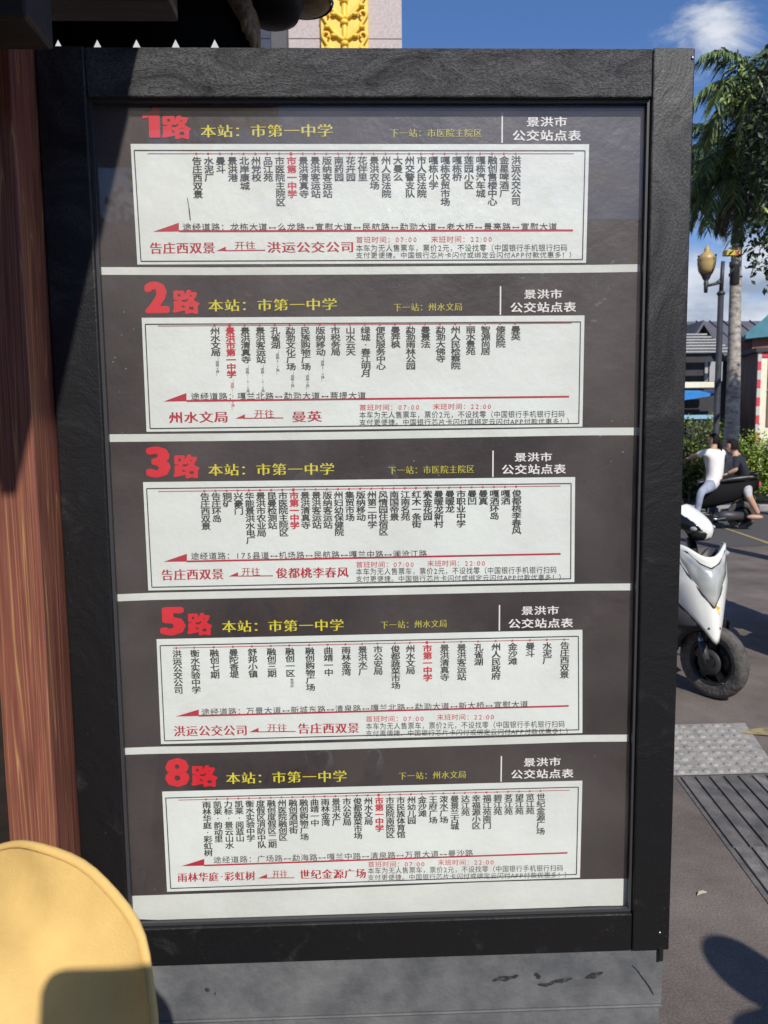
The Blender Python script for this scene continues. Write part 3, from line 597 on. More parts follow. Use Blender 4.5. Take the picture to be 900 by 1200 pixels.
for K, p in enumerate(POSTERS):
    upb, dnb = BANDS[K]
    sh = MB()
    strip(sh, prev, upb, prev[0][0] - (0 if K else 0), prev[-1][0] + 3, upb[0][0], upb[-1][0] + 3, M_SHEET, YP)
    strip(sh, upb, dnb, upb[0][0], upb[-1][0], dnb[0][0], dnb[-1][0], M_BORDER, YP - .0002)
    poster = sh.build('route_poster', sign, LAB[p['no']])
    prev = dnb
    TL, TR, BR, BL = p['panel']
    # white stop panel with its ruled border
    w = MB(); y1 = YP - .0006; y2 = YP - .0011
    poly(w, [BL, BR, TR, TL], M_PAPER, y1)
    i = 4.2; il = [(TL[0]+i, TL[1]+i+3.4), (TR[0]-i-.5, TR[1]+i+3.4), (BR[0]-i, BR[1]-i+.4), (BL[0]+i, BL[1]-i+.4)]
    for a, b in zip(il, il[1:] + il[:1]): line(w, a, b, 1.25 * PX, M_INK, y2)
    w.build('stop_panel', poster)
    # heading
    h = MB(); yy = YP - .0008
    x0, x1, ya_, yb_ = p['num']
    vs, fs = glyph(p['no'], 0); xs = [v[0] for v in vs]; zs = [v[1] for v in vs]
    A0, B0 = P2(x0, yb_, yy), P2(x1, ya_, yy); ex, ez = .072, .045
    if p['no'] == '1': ex, ez = .085, .03
    if p['no'] == '8': ex, ez = .052, .034
    if p['no'] == '1':
        ex = ez = .001; vs = [(.36, 0), (1, 0), (1, 1), (.66, 1), (.5, .885), (.3, .82), (0, .79), (0, .62), (.36, .66)]; fs = [tuple(range(9))]; xs = [0, 1]; zs = [0, 1]
    kx, kz = (B0[0]-A0[0])/(max(xs)-min(xs)+2*ex), (B0[1]-A0[1])/(max(zs)-min(zs)+2*ez)
    for q_, (dx, dz) in enumerate(ring(ex, ez, 14) + ring(ex*.5, ez*.5, 8)):
        h.add([(A0[0] + (a-min(xs)+ex+dx)*kx, yy - q_*.00003, A0[1] + (b-min(zs)+ez+dz)*kz) for a, b in vs], fs, M_REDBIG)
    x0, x1, ya_, yb_ = p['lu']; hrun(h, '路', x0, x1, (ya_+yb_)/2, (ya_+yb_)/2, yb_-ya_, 'black', M_REDBIG, yy)
    h.build('route_number', poster)
    h = MB()
    x0, x1, a, b, hh = p['st']; cw_ = (x1 - x0 + 1.4) / 8
    hrun(h, '本站：', x0, x0 + cw_ * 3 - 1.4, a, a + (b - a) * .35, hh, 'songy', M_YELLOW, yy); h.build('station_caption', poster); h = MB()
    hrun(h, '市第一中学', x0 + cw_ * 3, x1, a + (b - a) * .37, b, hh, 'songy', M_YELLOW, yy)
    h.build('station_name', poster); h = MB()
    s_, x0, x1, a, b, hh = p['nx']; hrun(h, s_, x0, x1, a, b, hh, 'song', M_PALEYEL, yy)
    h.build('next_stop_name', poster); h = MB()
    line(h, *p['dv'], 1.6 * PX, M_WHITEINK, yy); h.build('divider_rule', poster); h = MB()
    x0, x1, a, b, hh = p['c1']; hrun(h, '景洪市', x0, x1, a, b, hh, 'hei', M_WHITEINK, yy)
    x0, x1, a, b, hh = p['c2']; hrun(h, '公交站点表', x0, x1, a, b, hh, 'hei', M_WHITEINK, yy)
    h.build('city_title', poster)
    # stop list
    h = MB(); line(h, *p['rl'], .9 * PX, M_PINK, y2)
    (xa, ya_), (xb, yb_) = p['rl']; pitch, gw, gh = p['pw']
    for nme, x in p['stops']:
        red = nme[0] == '*'; s_ = nme.lstrip('*')
        tl = (x - xa) / (xb - xa); yl = ya_ + (yb_ - ya_) * tl
        cpt = P2(x - .6, yl, y2 - .0003)
        rr = 1.9 * PX if red else 1.35 * PX
        h.add([(cpt[0] + rr*cos(k*pi/4), y2 - .0003, cpt[1] + rr*sin(k*pi/4)) for k in range(8)], [tuple(range(8))[::-1]], M_RED if red or RNG.random() < .4 else M_PINK)
        ty = p['top'][0] + (p['top'][1] - p['top'][0]) * tl
        vrun(h, s_, x, ty, pitch, gw, gh, 'bold' if red else 'hei', M_RED if red else M_INK, y2)
        tn = TINY.get((p['no'], nme))
        if tn: vrun(h, tn, x + 2.5, ty + pitch*len(s_) + 1.5, 3.6, 3.8, 3.4, 'thin', M_PINK if red else M_GREYINK, y2)
    h.build('stop_list', poster)
    # direction arrow and the roads on the way
    h = MB(); tip, tr, lr, bl_ = p['arr']
    poly(h, [tip, bl_, tr], M_DARKRED, y2); line(h, ((bl_[0]), bl_[1] - .2), lr, 2.0 * PX, M_DARKRED, y2 - .0002)
    s_, x0, x1, a, b, hh = p['road']; hrun(h, s_, x0, x1, a, b, hh, 'thin', M_INK, y2 - .0003)
    h.build('road_list', poster)
    # terminus names, little arrow, times and fares
    h = MB()
    s_, x0, x1, a, b, hh = p['d1']; hrun(h, s_, x0, x1, a, b, hh, 'songb', M_DARKRED, y2)
    s_, x0, x1, a, b, hh = p['d2']; hrun(h, s_, x0, x1, a, b, hh, 'songb', M_DARKRED, y2)
    x0, x1, a = p['ka']; poly(h, [(x0, a), (x0 + 11, a), (x0 + 11, a - 5)], M_DARKRED, y2); line(h, (x0 + 9, a - .4), (x1, a - .8), 1.0 * PX, M_DARKRED, y2 - .0002)
    x0, x1, a = p['kw']; hrun(h, '开往', x0, x1, a, a, 9.4, 'song', M_DARKRED, y2)
    h.build('terminus_lettering', poster)
    h = MB()
    x0, x1, a, hh = p['t1']; hrun(h, '首班时间：07:00', x0, x1, a, a - .4, hh, 'thin', M_RED, y2)
    x0, x1, a = p['t2']; hrun(h, '末班时间：22:00', x0, x1, a, a - .4, hh, 'thin', M_RED, y2)
    sl = (p['panel'][2][1] - p['panel'][3][1]) / 520 * 240
    x0, x1, a, hh = p['n1']; hrun(h, NOTE1, x0, x1, a, a + sl * .45, hh, 'thin', M_INK, y2)
    x0, x1, a, hh = p['n2']; hrun(h, NOTE2, x0, x1, a, a + sl * .45, hh, 'thin', M_INK, y2)
    h.build('fare_notice', poster)
# smudges left on the first sheet
h = MB()
for (x, y_) in ((220.5, 238), (221.5, 246), (222.5, 254)):
    pass
line(h, (219.5, 232), (221.5, 244), .9 * PX, M_GREYINK, YP - .0014); line(h, (221.5, 244), (223, 258), 1.3 * PX, M_INK, YP - .0014)
h.build('scratch', sign)

# ================================================================== SHELTER AROUND THE SIGN
shelter = thing('bus_shelter', 'dark timber shelter roof and grained red-brown post beside the timetable board', 'shelter', (-0.69, 0, 0))
def rel(o):
    o.parent = shelter; o.matrix_parent_inverse = Matrix.Translation((0.69, 0, 0)); return o
px1 = -SW/2 - .002
p = MB(); p.box((px1 - .088, -.100, 0), (px1, .07, 2.75), M_WOOD); rel(p.build('post', bevel=0.004))
XR = -0.305                             # right-hand edge of the roof
p = MB()
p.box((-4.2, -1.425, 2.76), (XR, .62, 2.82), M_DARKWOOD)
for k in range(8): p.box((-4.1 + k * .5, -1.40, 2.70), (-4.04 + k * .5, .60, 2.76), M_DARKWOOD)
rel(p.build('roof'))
p = MB(); p.box((XR - .03, -1.425, 2.70), (XR - .001, .62, 2.759), M_DARKWOOD); rel(p.build('barge_board'))
p = MB(); p.box((-4.2, -1.425, 2.71), (XR - .035, -1.395, 2.759), M_DARKWOOD); rel(p.build('eave_board'))
# saw-toothed fascia just behind the sign
YF = 0.30
a = at(20, 54, YF); b = at(296, 54, YF); zt_ = at(150, 20, YF).z
p = MB(); zlow = a.z - .03
notch = [at(x, 45, YF) for x in (67, 113, 159, 205, 251)]
xs_ = -2.2; hw = .0275; hh_ = .053
zap = notch[1].z
lastx = xs_
for q in notch:
    zA = q.z; zl = zA - hh_
    p.box((lastx, YF, zl - .02), (q.x - hw, YF + .005, zA + .02), M_FASCIA)
    # the two slanting cheeks of the notch
    for s_ in (-1, 1):
        e = q.x + s_ * hw
        tri = [(e, zl), (e, zA + .02), (q.x, zA + .02), (q.x, zA)]
        vs = [(x, YF, z) for x, z in tri] + [(x, YF + .005, z) for x, z in tri]
        p.add(vs, [(0, 1, 2, 3), (7, 6, 5, 4), (0, 3, 7, 4), (3, 2, 6, 7), (1, 0, 4, 5)], M_FASCIA)
    lastx = q.x + hw
p.box((lastx, YF, zap - hh_ - .02), (b.x, YF + .005, zap + .02), M_FASCIA)
p.box((xs_, YF, zap + .02), (b.x, YF + .005, zt_ + .25), M_FASCIA)
rel(p.build('fascia_board'))
p = MB(); a = at(-40, 25, .16); b = at(209, 24, .16); p.box((a.x, .08, a.z), (b.x, .16, a.z + .16), M_BROWNWOOD); rel(p.build('beam', bevel=0.004))
p = MB(); a = at(-60, 52, -.2); b = at(72, 60, -.2); p.box((a.x - .6, -.30, b.z), (b.x - .01, -.2, b.z + .2), M_DARKWOOD); rel(p.build('beam', bevel=0.006))
p = MB(); p.box((-.45, -.12, 2.705), (-.10, .30, 2.73), M_DARKWOOD); rel(p.build('fascia_shade_board'))  # added just out of view to shade the fascia
# carved bracket hanging from the fascia's end: trunk-like drop, dark bowl, gilt lip
def atl(L, Y): return [at(x, y, Y) for x, y in L]
p = MB(); pts = atl([(282, -22), (283, 0), (290, 18), (296, 34), (300, 50), (303, 62)], .27); p.tube(pts, [.034, .030, .022, .017, .012, .005], M_TANWOOD, 10)
for k in range(9):
    c = pts[0].lerp(pts[-1], k / 9.5); p.ball(c + Vector((-.012 + .004 * (k % 3), -.014, 0)), (.017 - .001 * k, .013, .022), M_TANWOOD, 8)
rel(p.build('carved_bracket'))
p = MB(); c = at(319, 0, .30); p.lathe([(.0, -.052), (.03, -.050), (.055, -.038), (.068, -.01), (.070, .05), (.06, .10), (.02, .16)], c, M_FASCIA, 20); rel(p.build('lamp_bowl'))
p = MB(); c = at(357, -8, .34); p.lathe([(.0, -.036), (.035, -.034), (.055, -.026), (.060, -.015), (.045, 0.0), (.02, .03), (.02, .16)], c, M_TANWOOD, 20)
p.lathe([(.061, -.014), (.0645, -.02), (.061, -.026)], c, M_BLACK, 20); rel(p.build('gilt_finial'))
p = MB(); a = at(282, -25, .29); b = at(362, -25, .29); p.box((a.x - .1, .26, a.z), (b.x + .05, .36, a.z + .06), M_DARKWOOD); rel(p.build('beam'))
# boarded end panel in the shade to the left of the post
p = MB()
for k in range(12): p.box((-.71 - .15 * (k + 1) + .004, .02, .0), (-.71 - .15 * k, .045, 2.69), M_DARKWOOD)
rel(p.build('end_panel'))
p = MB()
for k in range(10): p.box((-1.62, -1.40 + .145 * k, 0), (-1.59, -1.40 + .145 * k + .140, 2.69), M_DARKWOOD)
rel(p.build('sky_block_panel'))  # unseen side wall added to keep sky light off the post

# ================================================================== BEHIND THE SIGN, ABOVE
YPIL = 9.5
a, b = at(300, 60, YPIL), at(471, 60, YPIL); z1 = at(400, -60, YPIL).z
pil = thing('granite_pillar', 'pinkish granite gate pillar with a gilded leaf panel rising behind the board', 'pillar', (a.x, YPIL, 0))
def relp(o, q): o.parent = q; o.matrix_parent_inverse = Matrix.Translation(-Vector(q.location)); return o
p = MB()
zj = at(400, 46, YPIL).z; rows = [0]
zz = zj
while zz > 0.4: rows.append(zz); zz -= .8
rows = sorted(rows) + [zj + .8, zj + 1.6, zj + 2.4]
for k in range(len(rows) - 1): p.box((a.x, YPIL, rows[k] + .012), (b.x, YPIL + 1.2, rows[k+1]), M_GRANITE)
p.box((a.x + .012, YPIL + .012, 0), (b.x - .012, YPIL + 1.19, rows[-1] - .01), M_SHADEWALL)
relp(p.build('stone_shaft'), pil)
ga, gb = at(376, 50, YPIL - .08), at(432, 50, YPIL - .08); gx = (ga.x + gb.x) / 2; gw_ = (gb.x - ga.x) / 2
gz = at(404, 54, YPIL - .08).z
p = MB(); p.box((ga.x, YPIL - .08, gz - 2.5), (gb.x, YPIL - .001, rows[-1] - .2), M_GOLD)
gpanel = relp(p.build('gilded_panel', bevel=0.01), pil)
p = MB(); yf = YPIL - .085
p.tube([(gx, yf, gz - 2.3), (gx, yf, rows[-1] - .4)], .038, M_GOLD, 8)
def scroll(cx, cz, sgn, r0, up_=1):
    pts = []; rr = []
    for k in range(16):
        t_ = k / 15
        x = cx + sgn * gw_ * .92 * (t_ ** .8); z = cz + up_ * (.02 + .30 * t_ ** 1.25) * r0
        pts.append(Vector((x, yf - .012, z))); rr.append(.034 * (1 - .35 * t_))
    c = pts[-1] + Vector((-sgn * .055, 0, .015))
    for k in range(9):
        aa = k / 8 * 1.5 * pi; R_ = .058 * (1 - k / 12)
        pts.append(c + Vector((sgn * R_ * cos(aa), -.004 * k, R_ * sin(aa)))); rr.append(.024 * (1 - k / 14))
    p.tube(pts, rr, M_GOLD, 7)
    for t_ in (.45, .75):
        q = pts[int(t_ * 15)]; p.ball(q + Vector((0, -.01, -.045)), (.05, .03, .028), M_GOLD, 8)
for k in range(-8, 8):
    for sg in (-1, 1): scroll(gx, gz + .05 + k * .27, sg, 1.0)
for k in range(-8, 8): p.ball((gx, yf - .02, gz + .02 + k * .27), (.058, .04, .04), M_GOLD, 10)
relp(p.build('leaf_relief'), pil)
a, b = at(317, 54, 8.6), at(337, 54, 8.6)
p = MB(); p.box((a.x, 8.6, 0), (b.x, 8.8, 8.5), M_IRON); tag(p.build('shade_strip_post', bevel=0.01), 'dark grey upright post standing in for the shaded strip on the granite pillar', 'post')  # dark box put where shade falls on the pillar
# pale building glimpsed through the fascia's teeth
a, b = at(-120, 54, 13.5), at(292, 54, 13.5)
bld = thing('pale_building', 'pale building whose sunlit wall shows through the fascia notches', 'building', (a.x, 13.5, 0))
p = MB(); p.box((a.x, 13.5, 0), (b.x, 19, 11), M_WALLPALE); relp(p.build('wall'), bld)
p = MB(); p.box((a.x - .3, 13.2, 11), (b.x + .1, 19.3, 11.3), M_GREYWALL); relp(p.build('roof_slab'), bld)
for k in range(4):
    for z in (1.2, 4.6):
        x = a.x + .8 + k * 1.45
        p = MB(); p.box((x, 13.44, z), (x + .9, 13.498, z + 1.5), M_SHADEWALL); relp(p.build('window'), bld)

# ================================================================== FOLIAGE
def leaf(mb, c, d, n_, L, w, m):
    s_ = d.cross(n_).normalized() * w / 2
    k = c + d * L * .5 + n_ * L * .06
    mb.add([c, k - s_, c + d * L, k + s_], [(0, 1, 2, 3)], m)
def rv(r=RNG):
    while True:
        v = Vector((r.uniform(-1, 1), r.uniform(-1, 1), r.uniform(-1, 1)))
        if .05 < v.length < 1: return v.normalized()
def frond(mb, root, az, lift, L, droop, m, nl=64, ll=.55):
    """arching rachis with two rows of hanging leaflets"""
    pts = []; d = Vector((cos(az) * cos(lift), sin(az) * cos(lift), sin(lift))); p_ = Vector(root); N_ = 14
    for k in range(N_ + 1):
        pts.append(p_.copy()); p_ = p_ + d * (L / N_); d = (d + Vector((0, 0, -droop / N_ * (0.6 + k / N_)))).normalized()
    mb.tube(pts, [max(.004, .022 * (1 - k / (N_ + 1))) for k in range(N_ + 1)], m, 5)
    for k in range(nl):
        t_ = .12 + .88 * k / nl; f_ = t_ * N_; i = min(N_ - 1, int(f_)); c = pts[i].lerp(pts[i+1], f_ - i); dd = (pts[i+1] - pts[i]).normalized()
        sd_ = dd.cross(Vector((0, 0, 1)))
        if sd_.length < .05: sd_ = Vector((1, 0, 0))
        sd_.normalize(); ln = ll * (1 - .65 * abs(t_ - .4)) * RNG.uniform(.75, 1.1)
        for s_ in (-1, 1):
            dv_ = (sd_ * s_ * .8 + dd * .55 + Vector((0, 0, -.25 - .35 * RNG.random())) + rv() * .16).normalized()
            e1 = c + dv_ * ln * .55; dv2 = (dv_ + Vector((0, 0, -.75))).normalized(); e2 = e1 + dv2 * ln * .5
            w = dv_.cross(Vector((0, 0, 1)) + rv() * .5).normalized() * .0135
            mb.add([c - w * .5, c + w * .5, e1 + w, e1 - w, e2], [(0, 1, 2, 3), (3, 2, 4)], m)
def palm(label, root, crown, L, n, r0, limewash=None, seed=1, dry=8, top=1.25):
    RNG.seed(seed)
    t_ = thing('palm_tree', label, 'palm tree', (root.x, root.y, 0), group='palms behind the board')
    p = MB(); pts = [root.lerp(crown, k / 10) + Vector((sin(k * .6) * .03, 0, 0)) for k in range(9)]
    for k in range(8):
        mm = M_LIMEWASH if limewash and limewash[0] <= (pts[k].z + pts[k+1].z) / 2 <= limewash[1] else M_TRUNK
        p.tube([pts[k], pts[k+1]], [r0 * (1 - .05 * k), r0 * (1 - .05 * (k + 1))], mm, 14, cap=False)
    relp(p.build('trunk'), t_)
    p = MB(); p.tube([pts[8], pts[8].lerp(crown, .5), crown + Vector((0, 0, .15))], [r0 * .75, r0 * .62, r0 * .35], M_SHAFT, 12); relp(p.build('crown_shaft'), t_)
    p = MB()
    for k in range(n):
        az = k * 2.39996 + RNG.uniform(-.2, .2); u = k / n
        frond(p, crown + Vector((0, 0, .1)), az, top - (top + .3) * u, L * RNG.uniform(.85, 1.1), 1.5 + 1.2 * u, M_FROND)
    for k in range(dry):
        frond(p, crown - Vector((0, 0, .12)), RNG.uniform(0, 2 * pi), -.5, L * .62, 3.0, M_DRYFROND if k % 2 else M_FROND, 34, .4)
    relp(p.build('crown'), t_)
    return t_
YA = 13.2
ca = at(869, 205, YA); ra = at(853, 560, YA); ra = Vector((ra.x, YA, 0))
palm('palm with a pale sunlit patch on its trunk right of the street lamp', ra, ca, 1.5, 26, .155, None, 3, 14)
YB_ = 15.5
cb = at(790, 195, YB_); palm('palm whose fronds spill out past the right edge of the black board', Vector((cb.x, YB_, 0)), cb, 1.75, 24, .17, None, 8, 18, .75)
YC = 11.6
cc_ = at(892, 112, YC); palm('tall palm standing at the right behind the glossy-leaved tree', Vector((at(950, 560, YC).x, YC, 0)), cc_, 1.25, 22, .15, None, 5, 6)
# broadleaf tree at the right, hanging over the frame's edge
def leafcloud(mb, blobs, n, L, mats, wts, hang=.5):
    tot = sum(b[1][0] * b[1][1] * b[1][2] for b in blobs)
    for c, r_ in blobs:
        k = int(n * r_[0] * r_[1] * r_[2] / tot) + 30
        clumps = []
        for _ in range(max(5, k // 14)):
            v = rv() * (RNG.random() ** .35); clumps.append(Vector((c[0] + v.x * r_[0], c[1] + v.y * r_[1], c[2] + v.z * r_[2])))
        for _ in range(k):
            q = RNG.choice(clumps) + rv() * RNG.random() * L * 2.6
            d = (rv() + Vector((0, 0, -hang))).normalized(); nn = (rv() + Vector((0, -.3, 1.1))).normalized()
            nn = (nn - d * nn.dot(d)).normalized()
            leaf(mb, q, d, nn, L * RNG.uniform(.7, 1.25), L * RNG.uniform(.4, .62), RNG.choices(mats, wts)[0])
RNG.seed(21)
YT = 7.2
def bl(px, py, rx, ry, rz, Y=YT): q = at(px, py, Y); return ((q.x, q.y, q.z), (rx, ry, rz))
tr_ = at(945, 560, YT)
tree = thing('broadleaf_tree', 'dark glossy-leaved tree leaning in at the right of the palm', 'tree', (tr_.x, YT, 0))
p = MB()
leafcloud(p, [bl(922, 190, .38, .6, .70), bl(908, 100, .20, .5, .24), bl(893, 150, .12, .4, .18), bl(900, 275, .25, .5, .22), bl(930, 110, .4, .5, .5), bl(960, 210, .5, .6, .7)], 4600, .085, [M_LEAF, M_DKHEDGE, M_LITLEAF], [.80, .18, .02])
# unseen leaf masses added up towards the sun to shade the palm trunk
tk = Vector((ca.x + .0, YA, 0)); sb = []
for z, rz_ in ((.7, .6), (1.75, .55)):
    q = Vector((lerp(ra.x, ca.x, z / ca.z), YA, z)) - LDIR * 6.4; sb.append(((q.x, q.y, q.z), (.42, .5, rz_)))
leafcloud(p, sb, 3800, .12, [M_LEAF, M_DKHEDGE], [.8, .2])
leafcloud(p, [bl(872, 92, .10, .2, .12), bl(858, 115, .06, .1, .05)], 160, .075, [M_LITLEAF, M_LEAF], [.5, .5])
relp(p.build('crown'), tree)
p = MB(); tp = at(930, 200, YT); p.tube([(tr_.x, YT, 0), (tr_.x + .03, YT, 1.5), (tr_.x - .02, YT, 2.6), tp], [.13, .11, .09, .04], M_TRUNK, 12)
for c_, r_ in sb: p.tube([(tr_.x - .02, YT, 2.4), tp.lerp(Vector(c_), .55), c_], [.05, .03, .01], M_TRUNK, 6)
for (x, y_) in ((888, 90), (896, 160), (905, 290), (880, 322), (955, 120)):
    e = at(x, y_, YT - .1); p.tube([(tr_.x - .01, YT, 2.7 + .2 * RNG.random()), tp.lerp(e, .5) + Vector((0, 0, .06)), e], [.035, .02, .006], M_TRUNK, 6)
relp(p.build('trunk'), tree)
p = MB(); leafcloud(p, [bl(889, 308, .035, .1, .05), bl(897, 318, .03, .1, .03)], 20, .09, [M_LEAF], [1]); relp(p.build('hanging_leaves'), tree)
# hedges
def hedge(label, a, b, depth, h, mats, wts, n, L, cat='hedge', seed=5):
    RNG.seed(seed)
    o = thing('hedge', label, cat, (a.x, a.y, 0))
    p = MB(); k = max(3, int((b - a).length / .5)); blobs = []
    for i in range(k + 1):
        c = a.lerp(b, i / k); blobs.append(((c.x, c.y + depth * .5, h * .52), (.42, depth * .5, h * .5)))
    leafcloud(p, blobs, n, L, mats, wts, -.3); relp(p.build('foliage'), o)
    p = MB()
    for i in range(k + 1):
        c = a.lerp(b, i / k); p.tube([(c.x, c.y + depth * .5, 0), (c.x + .03, c.y + depth * .5, h * .8)], [.02, .006], M_TRUNK, 5)
    relp(p.build('stems'), o); return o
YH = 13.6
ha = at(862, 590, YH); hb = at(960, 590, YH)
hedge('bright yellow-green clipped hedge below the red and white striped kiosk', Vector((ha.x, YH, 0)), Vector((hb.x + 1.5, YH, 0)), 1.0, at(885, 507, YH).z, [M_HEDGE, M_DKHEDGE], [.82, .18], 17000, .075)
YH2 = 14.6
ha = at(790, 590, YH2); hb = at(842, 590, YH2)
hedge('low patchy hedge in front of the blue awning, left of the lamp', Vector((ha.x - .5, YH2, 0)), Vector((hb.x, YH2, 0)), .7, at(820, 489, YH2).z, [M_HEDGE, M_DKHEDGE, M_DRYFROND], [.3, .62, .08], 9000, .07, seed=9)

# ================================================================== BUILDINGS, KIOSK, LAMP
# grey-roofed house with a gable
YHO = 24
h0 = at(790, 500, YHO)
house = thing('grey_house', 'house with a long plain grey roof and dark gable behind the lamp', 'house', (h0.x, YHO, 0))
zr_, ze = at(840, 376.5, YHO + 2.2).z, at(840, 412, YHO).z
xa, xb = at(600, 377, YHO).x, at(1010, 377, YHO).x
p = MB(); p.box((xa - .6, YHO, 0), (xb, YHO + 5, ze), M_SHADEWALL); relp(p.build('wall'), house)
p = MB(); p.add([(xa, YHO + 2.2, zr_), (xb, YHO + 2.2, zr_ + .0), (xb, YHO - .6, ze - .1), (xa, YHO - .6, ze - .1), (xa, YHO + 5.2, ze - .1), (xb, YHO + 5.2, ze - .1),
                 (xa, YHO + 2.2, zr_ - .15), (xb, YHO + 2.2, zr_ - .15), (xb, YHO - .6, ze - .25), (xa, YHO - .6, ze - .25), (xa, YHO + 5.2, ze - .25), (xb, YHO + 5.2, ze - .25)],
                [(0, 3, 2, 1), (0, 1, 5, 4), (6, 7, 8, 9), (6, 10, 11, 7), (3, 9, 8, 2), (4, 5, 11, 10), (0, 4, 10, 6), (0, 6, 9, 3), (1, 2, 8, 7), (1, 7, 11, 5)], M_ROOFGREY)
for k in range(24):
    x = xa + (xb - xa) * (k + .5) / 24; p.tube([(x, YHO - .58, ze - .08), (x, YHO + 2.18, zr_ + .02)], .025, M_ROOFGREY, 5)
relp(p.build('roof'), house)
# the gable wing facing us
g0, g1, ga = at(804, 392, YHO - 1.5), at(839, 399, YHO - 1.5), at(820, 376.5, YHO - 1.5)
p = MB(); yy = YHO - 1.5
zb_ = ze - .2
p.add([(g0.x, yy, 0), (g1.x, yy, 0), (g1.x, yy, zb_), (ga.x, yy, ga.z - .1), (g0.x, yy, zb_), (g0.x, YHO - .01, 0), (g1.x, YHO - .01, 0), (g1.x, YHO - .01, zb_), (ga.x, YHO - .01, ga.z - .1), (g0.x, YHO - .01, zb_)],
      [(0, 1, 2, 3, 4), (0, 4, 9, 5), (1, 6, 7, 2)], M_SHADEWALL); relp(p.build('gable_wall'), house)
p = MB()
for e, s_ in ((g0, -1), (g1, 1)):
    q = Vector((e.x + s_ * .25, 0, zb_ - .12)); c_ = Vector((ga.x, 0, ga.z))
    vs = []
    for y_ in (yy - .3, YHO + 1.0):
        for zo in (0, -.14): vs += [(c_.x, y_, c_.z + zo), (q.x, y_, q.z + zo)]
    p.add(vs, [(0, 1, 5, 4), (2, 6, 7, 3), (0, 2, 3, 1), (1, 3, 7, 5), (4, 5, 7, 6), (0, 4, 6, 2)], M_ROOFGREY)
relp(p.build('gable_roof'), house)
# shop front with slatted eave, white fascia and blue awning
YS = 17.5
s0, s1 = at(640, 450, YS), at(842, 450, YS)
shop = thing('shop_front', 'dark shop front with slatted eave, white fascia band and blue awning', 'shop', (s0.x, YS, 0))
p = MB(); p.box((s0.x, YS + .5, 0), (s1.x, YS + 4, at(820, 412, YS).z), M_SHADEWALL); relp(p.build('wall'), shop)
p = MB(); za, zc = at(820, 413, YS - .6).z, at(820, 400, YS + 1).z
for k in range(7):
    u0 = k / 7; u1 = u0 + .09
    p.box((s0.x, lerp(YS - .6, YS + 1.2, u0), lerp(za, zc + .25, u0)), (s1.x + .1, lerp(YS - .6, YS + 1.2, u1), lerp(za, zc + .25, u0) + .04), M_GREYWALL)
relp(p.build('slatted_eave'), shop)
p = MB(); a, b = at(825, 447, YS + .48), at(837, 424, YS + .48); p.box((a.x, YS + .44, a.z), (b.x + .2, YS + .498, b.z), M_GREYWALL); p.box((a.x + .08, YS + .42, a.z), (a.x + .11, YS + .439, b.z), M_IRON); relp(p.build('window_panel'), shop)
p = MB(); a, b = at(650, 456, YS), at(836, 447.5, YS); p.box((a.x, YS - .05, a.z), (b.x, YS + .05, b.z), M_CREAM); relp(p.build('fascia_band'), shop)
p = MB(); a, b = at(740, 457.5, YS), at(837, 457.5, YS); c_, d_ = at(837, 461, YS - 1.0), at(740, 476, YS - 1.0)
p.add([a, b, c_, d_, a - Vector((0, 0, .05)), b - Vector((0, 0, .05)), c_ - Vector((0, 0, .05)), d_ - Vector((0, 0, .05))], [(0, 3, 2, 1), (4, 5, 6, 7), (3, 7, 6, 2), (0, 4, 7, 3), (1, 2, 6, 5)], M_BLUE); relp(p.build('awning'), shop)
p = MB(); a, b = at(790, 489, YS - 1.4), at(828, 483.5, YS - 1.4); p.box((a.x, YS - 1.9, a.z - .05), (b.x, YS - 1.4, a.z + .04), mat('pale_blue_board', (.25, .45, .60), .6)); p.box((a.x + .1, YS - 1.85, 0), (b.x - .1, YS - 1.45, a.z - .05), M_SHADEWALL); relp(p.build('stall_counter'), shop)
# teal-roofed pavilion
YV = 22
v0, v1 = at(877, 391, YV), at(960, 391, YV)
pv = thing('teal_roofed_pavilion', 'pavilion with upswept teal roof at the right edge above the kiosk', 'pavilion', (v0.x, YV, 0))
p = MB(); prof = [at(874, 391, YV), at(882, 384, YV), at(892, 376, YV), at(903, 366, YV), at(925, 352, YV)]
vs = []
for q in prof: vs += [(q.x, YV, q.z), (q.x + .5, YV + 1.2, q.z)]
q = at(925, 392, YV); k = len(vs); vs += [(prof[0].x, YV, prof[0].z - .15), (prof[0].x + .5, YV + 1.2, prof[0].z - .15), (q.x, YV, q.z), (q.x + .5, YV + 1.2, q.z)]
fs = [(2*i, 2*i+2, 2*i+3, 2*i+1) for i in range(4)] + [(0, k, k+2, 8, 6, 4, 2), (k, k+1, k+3, k+2), (0, 1, k+1, k)]
p.add(vs, fs, M_TEAL); relp(p.build('roof'), pv)
p = MB(); a = at(882, 391.5, YV + .3); p.box((a.x, YV + .3, 0), (q.x, YV + 1.1, a.z - .02), mat('brick_red_wall', (.20, .09, .08), .8)); relp(p.build('wall'), pv)
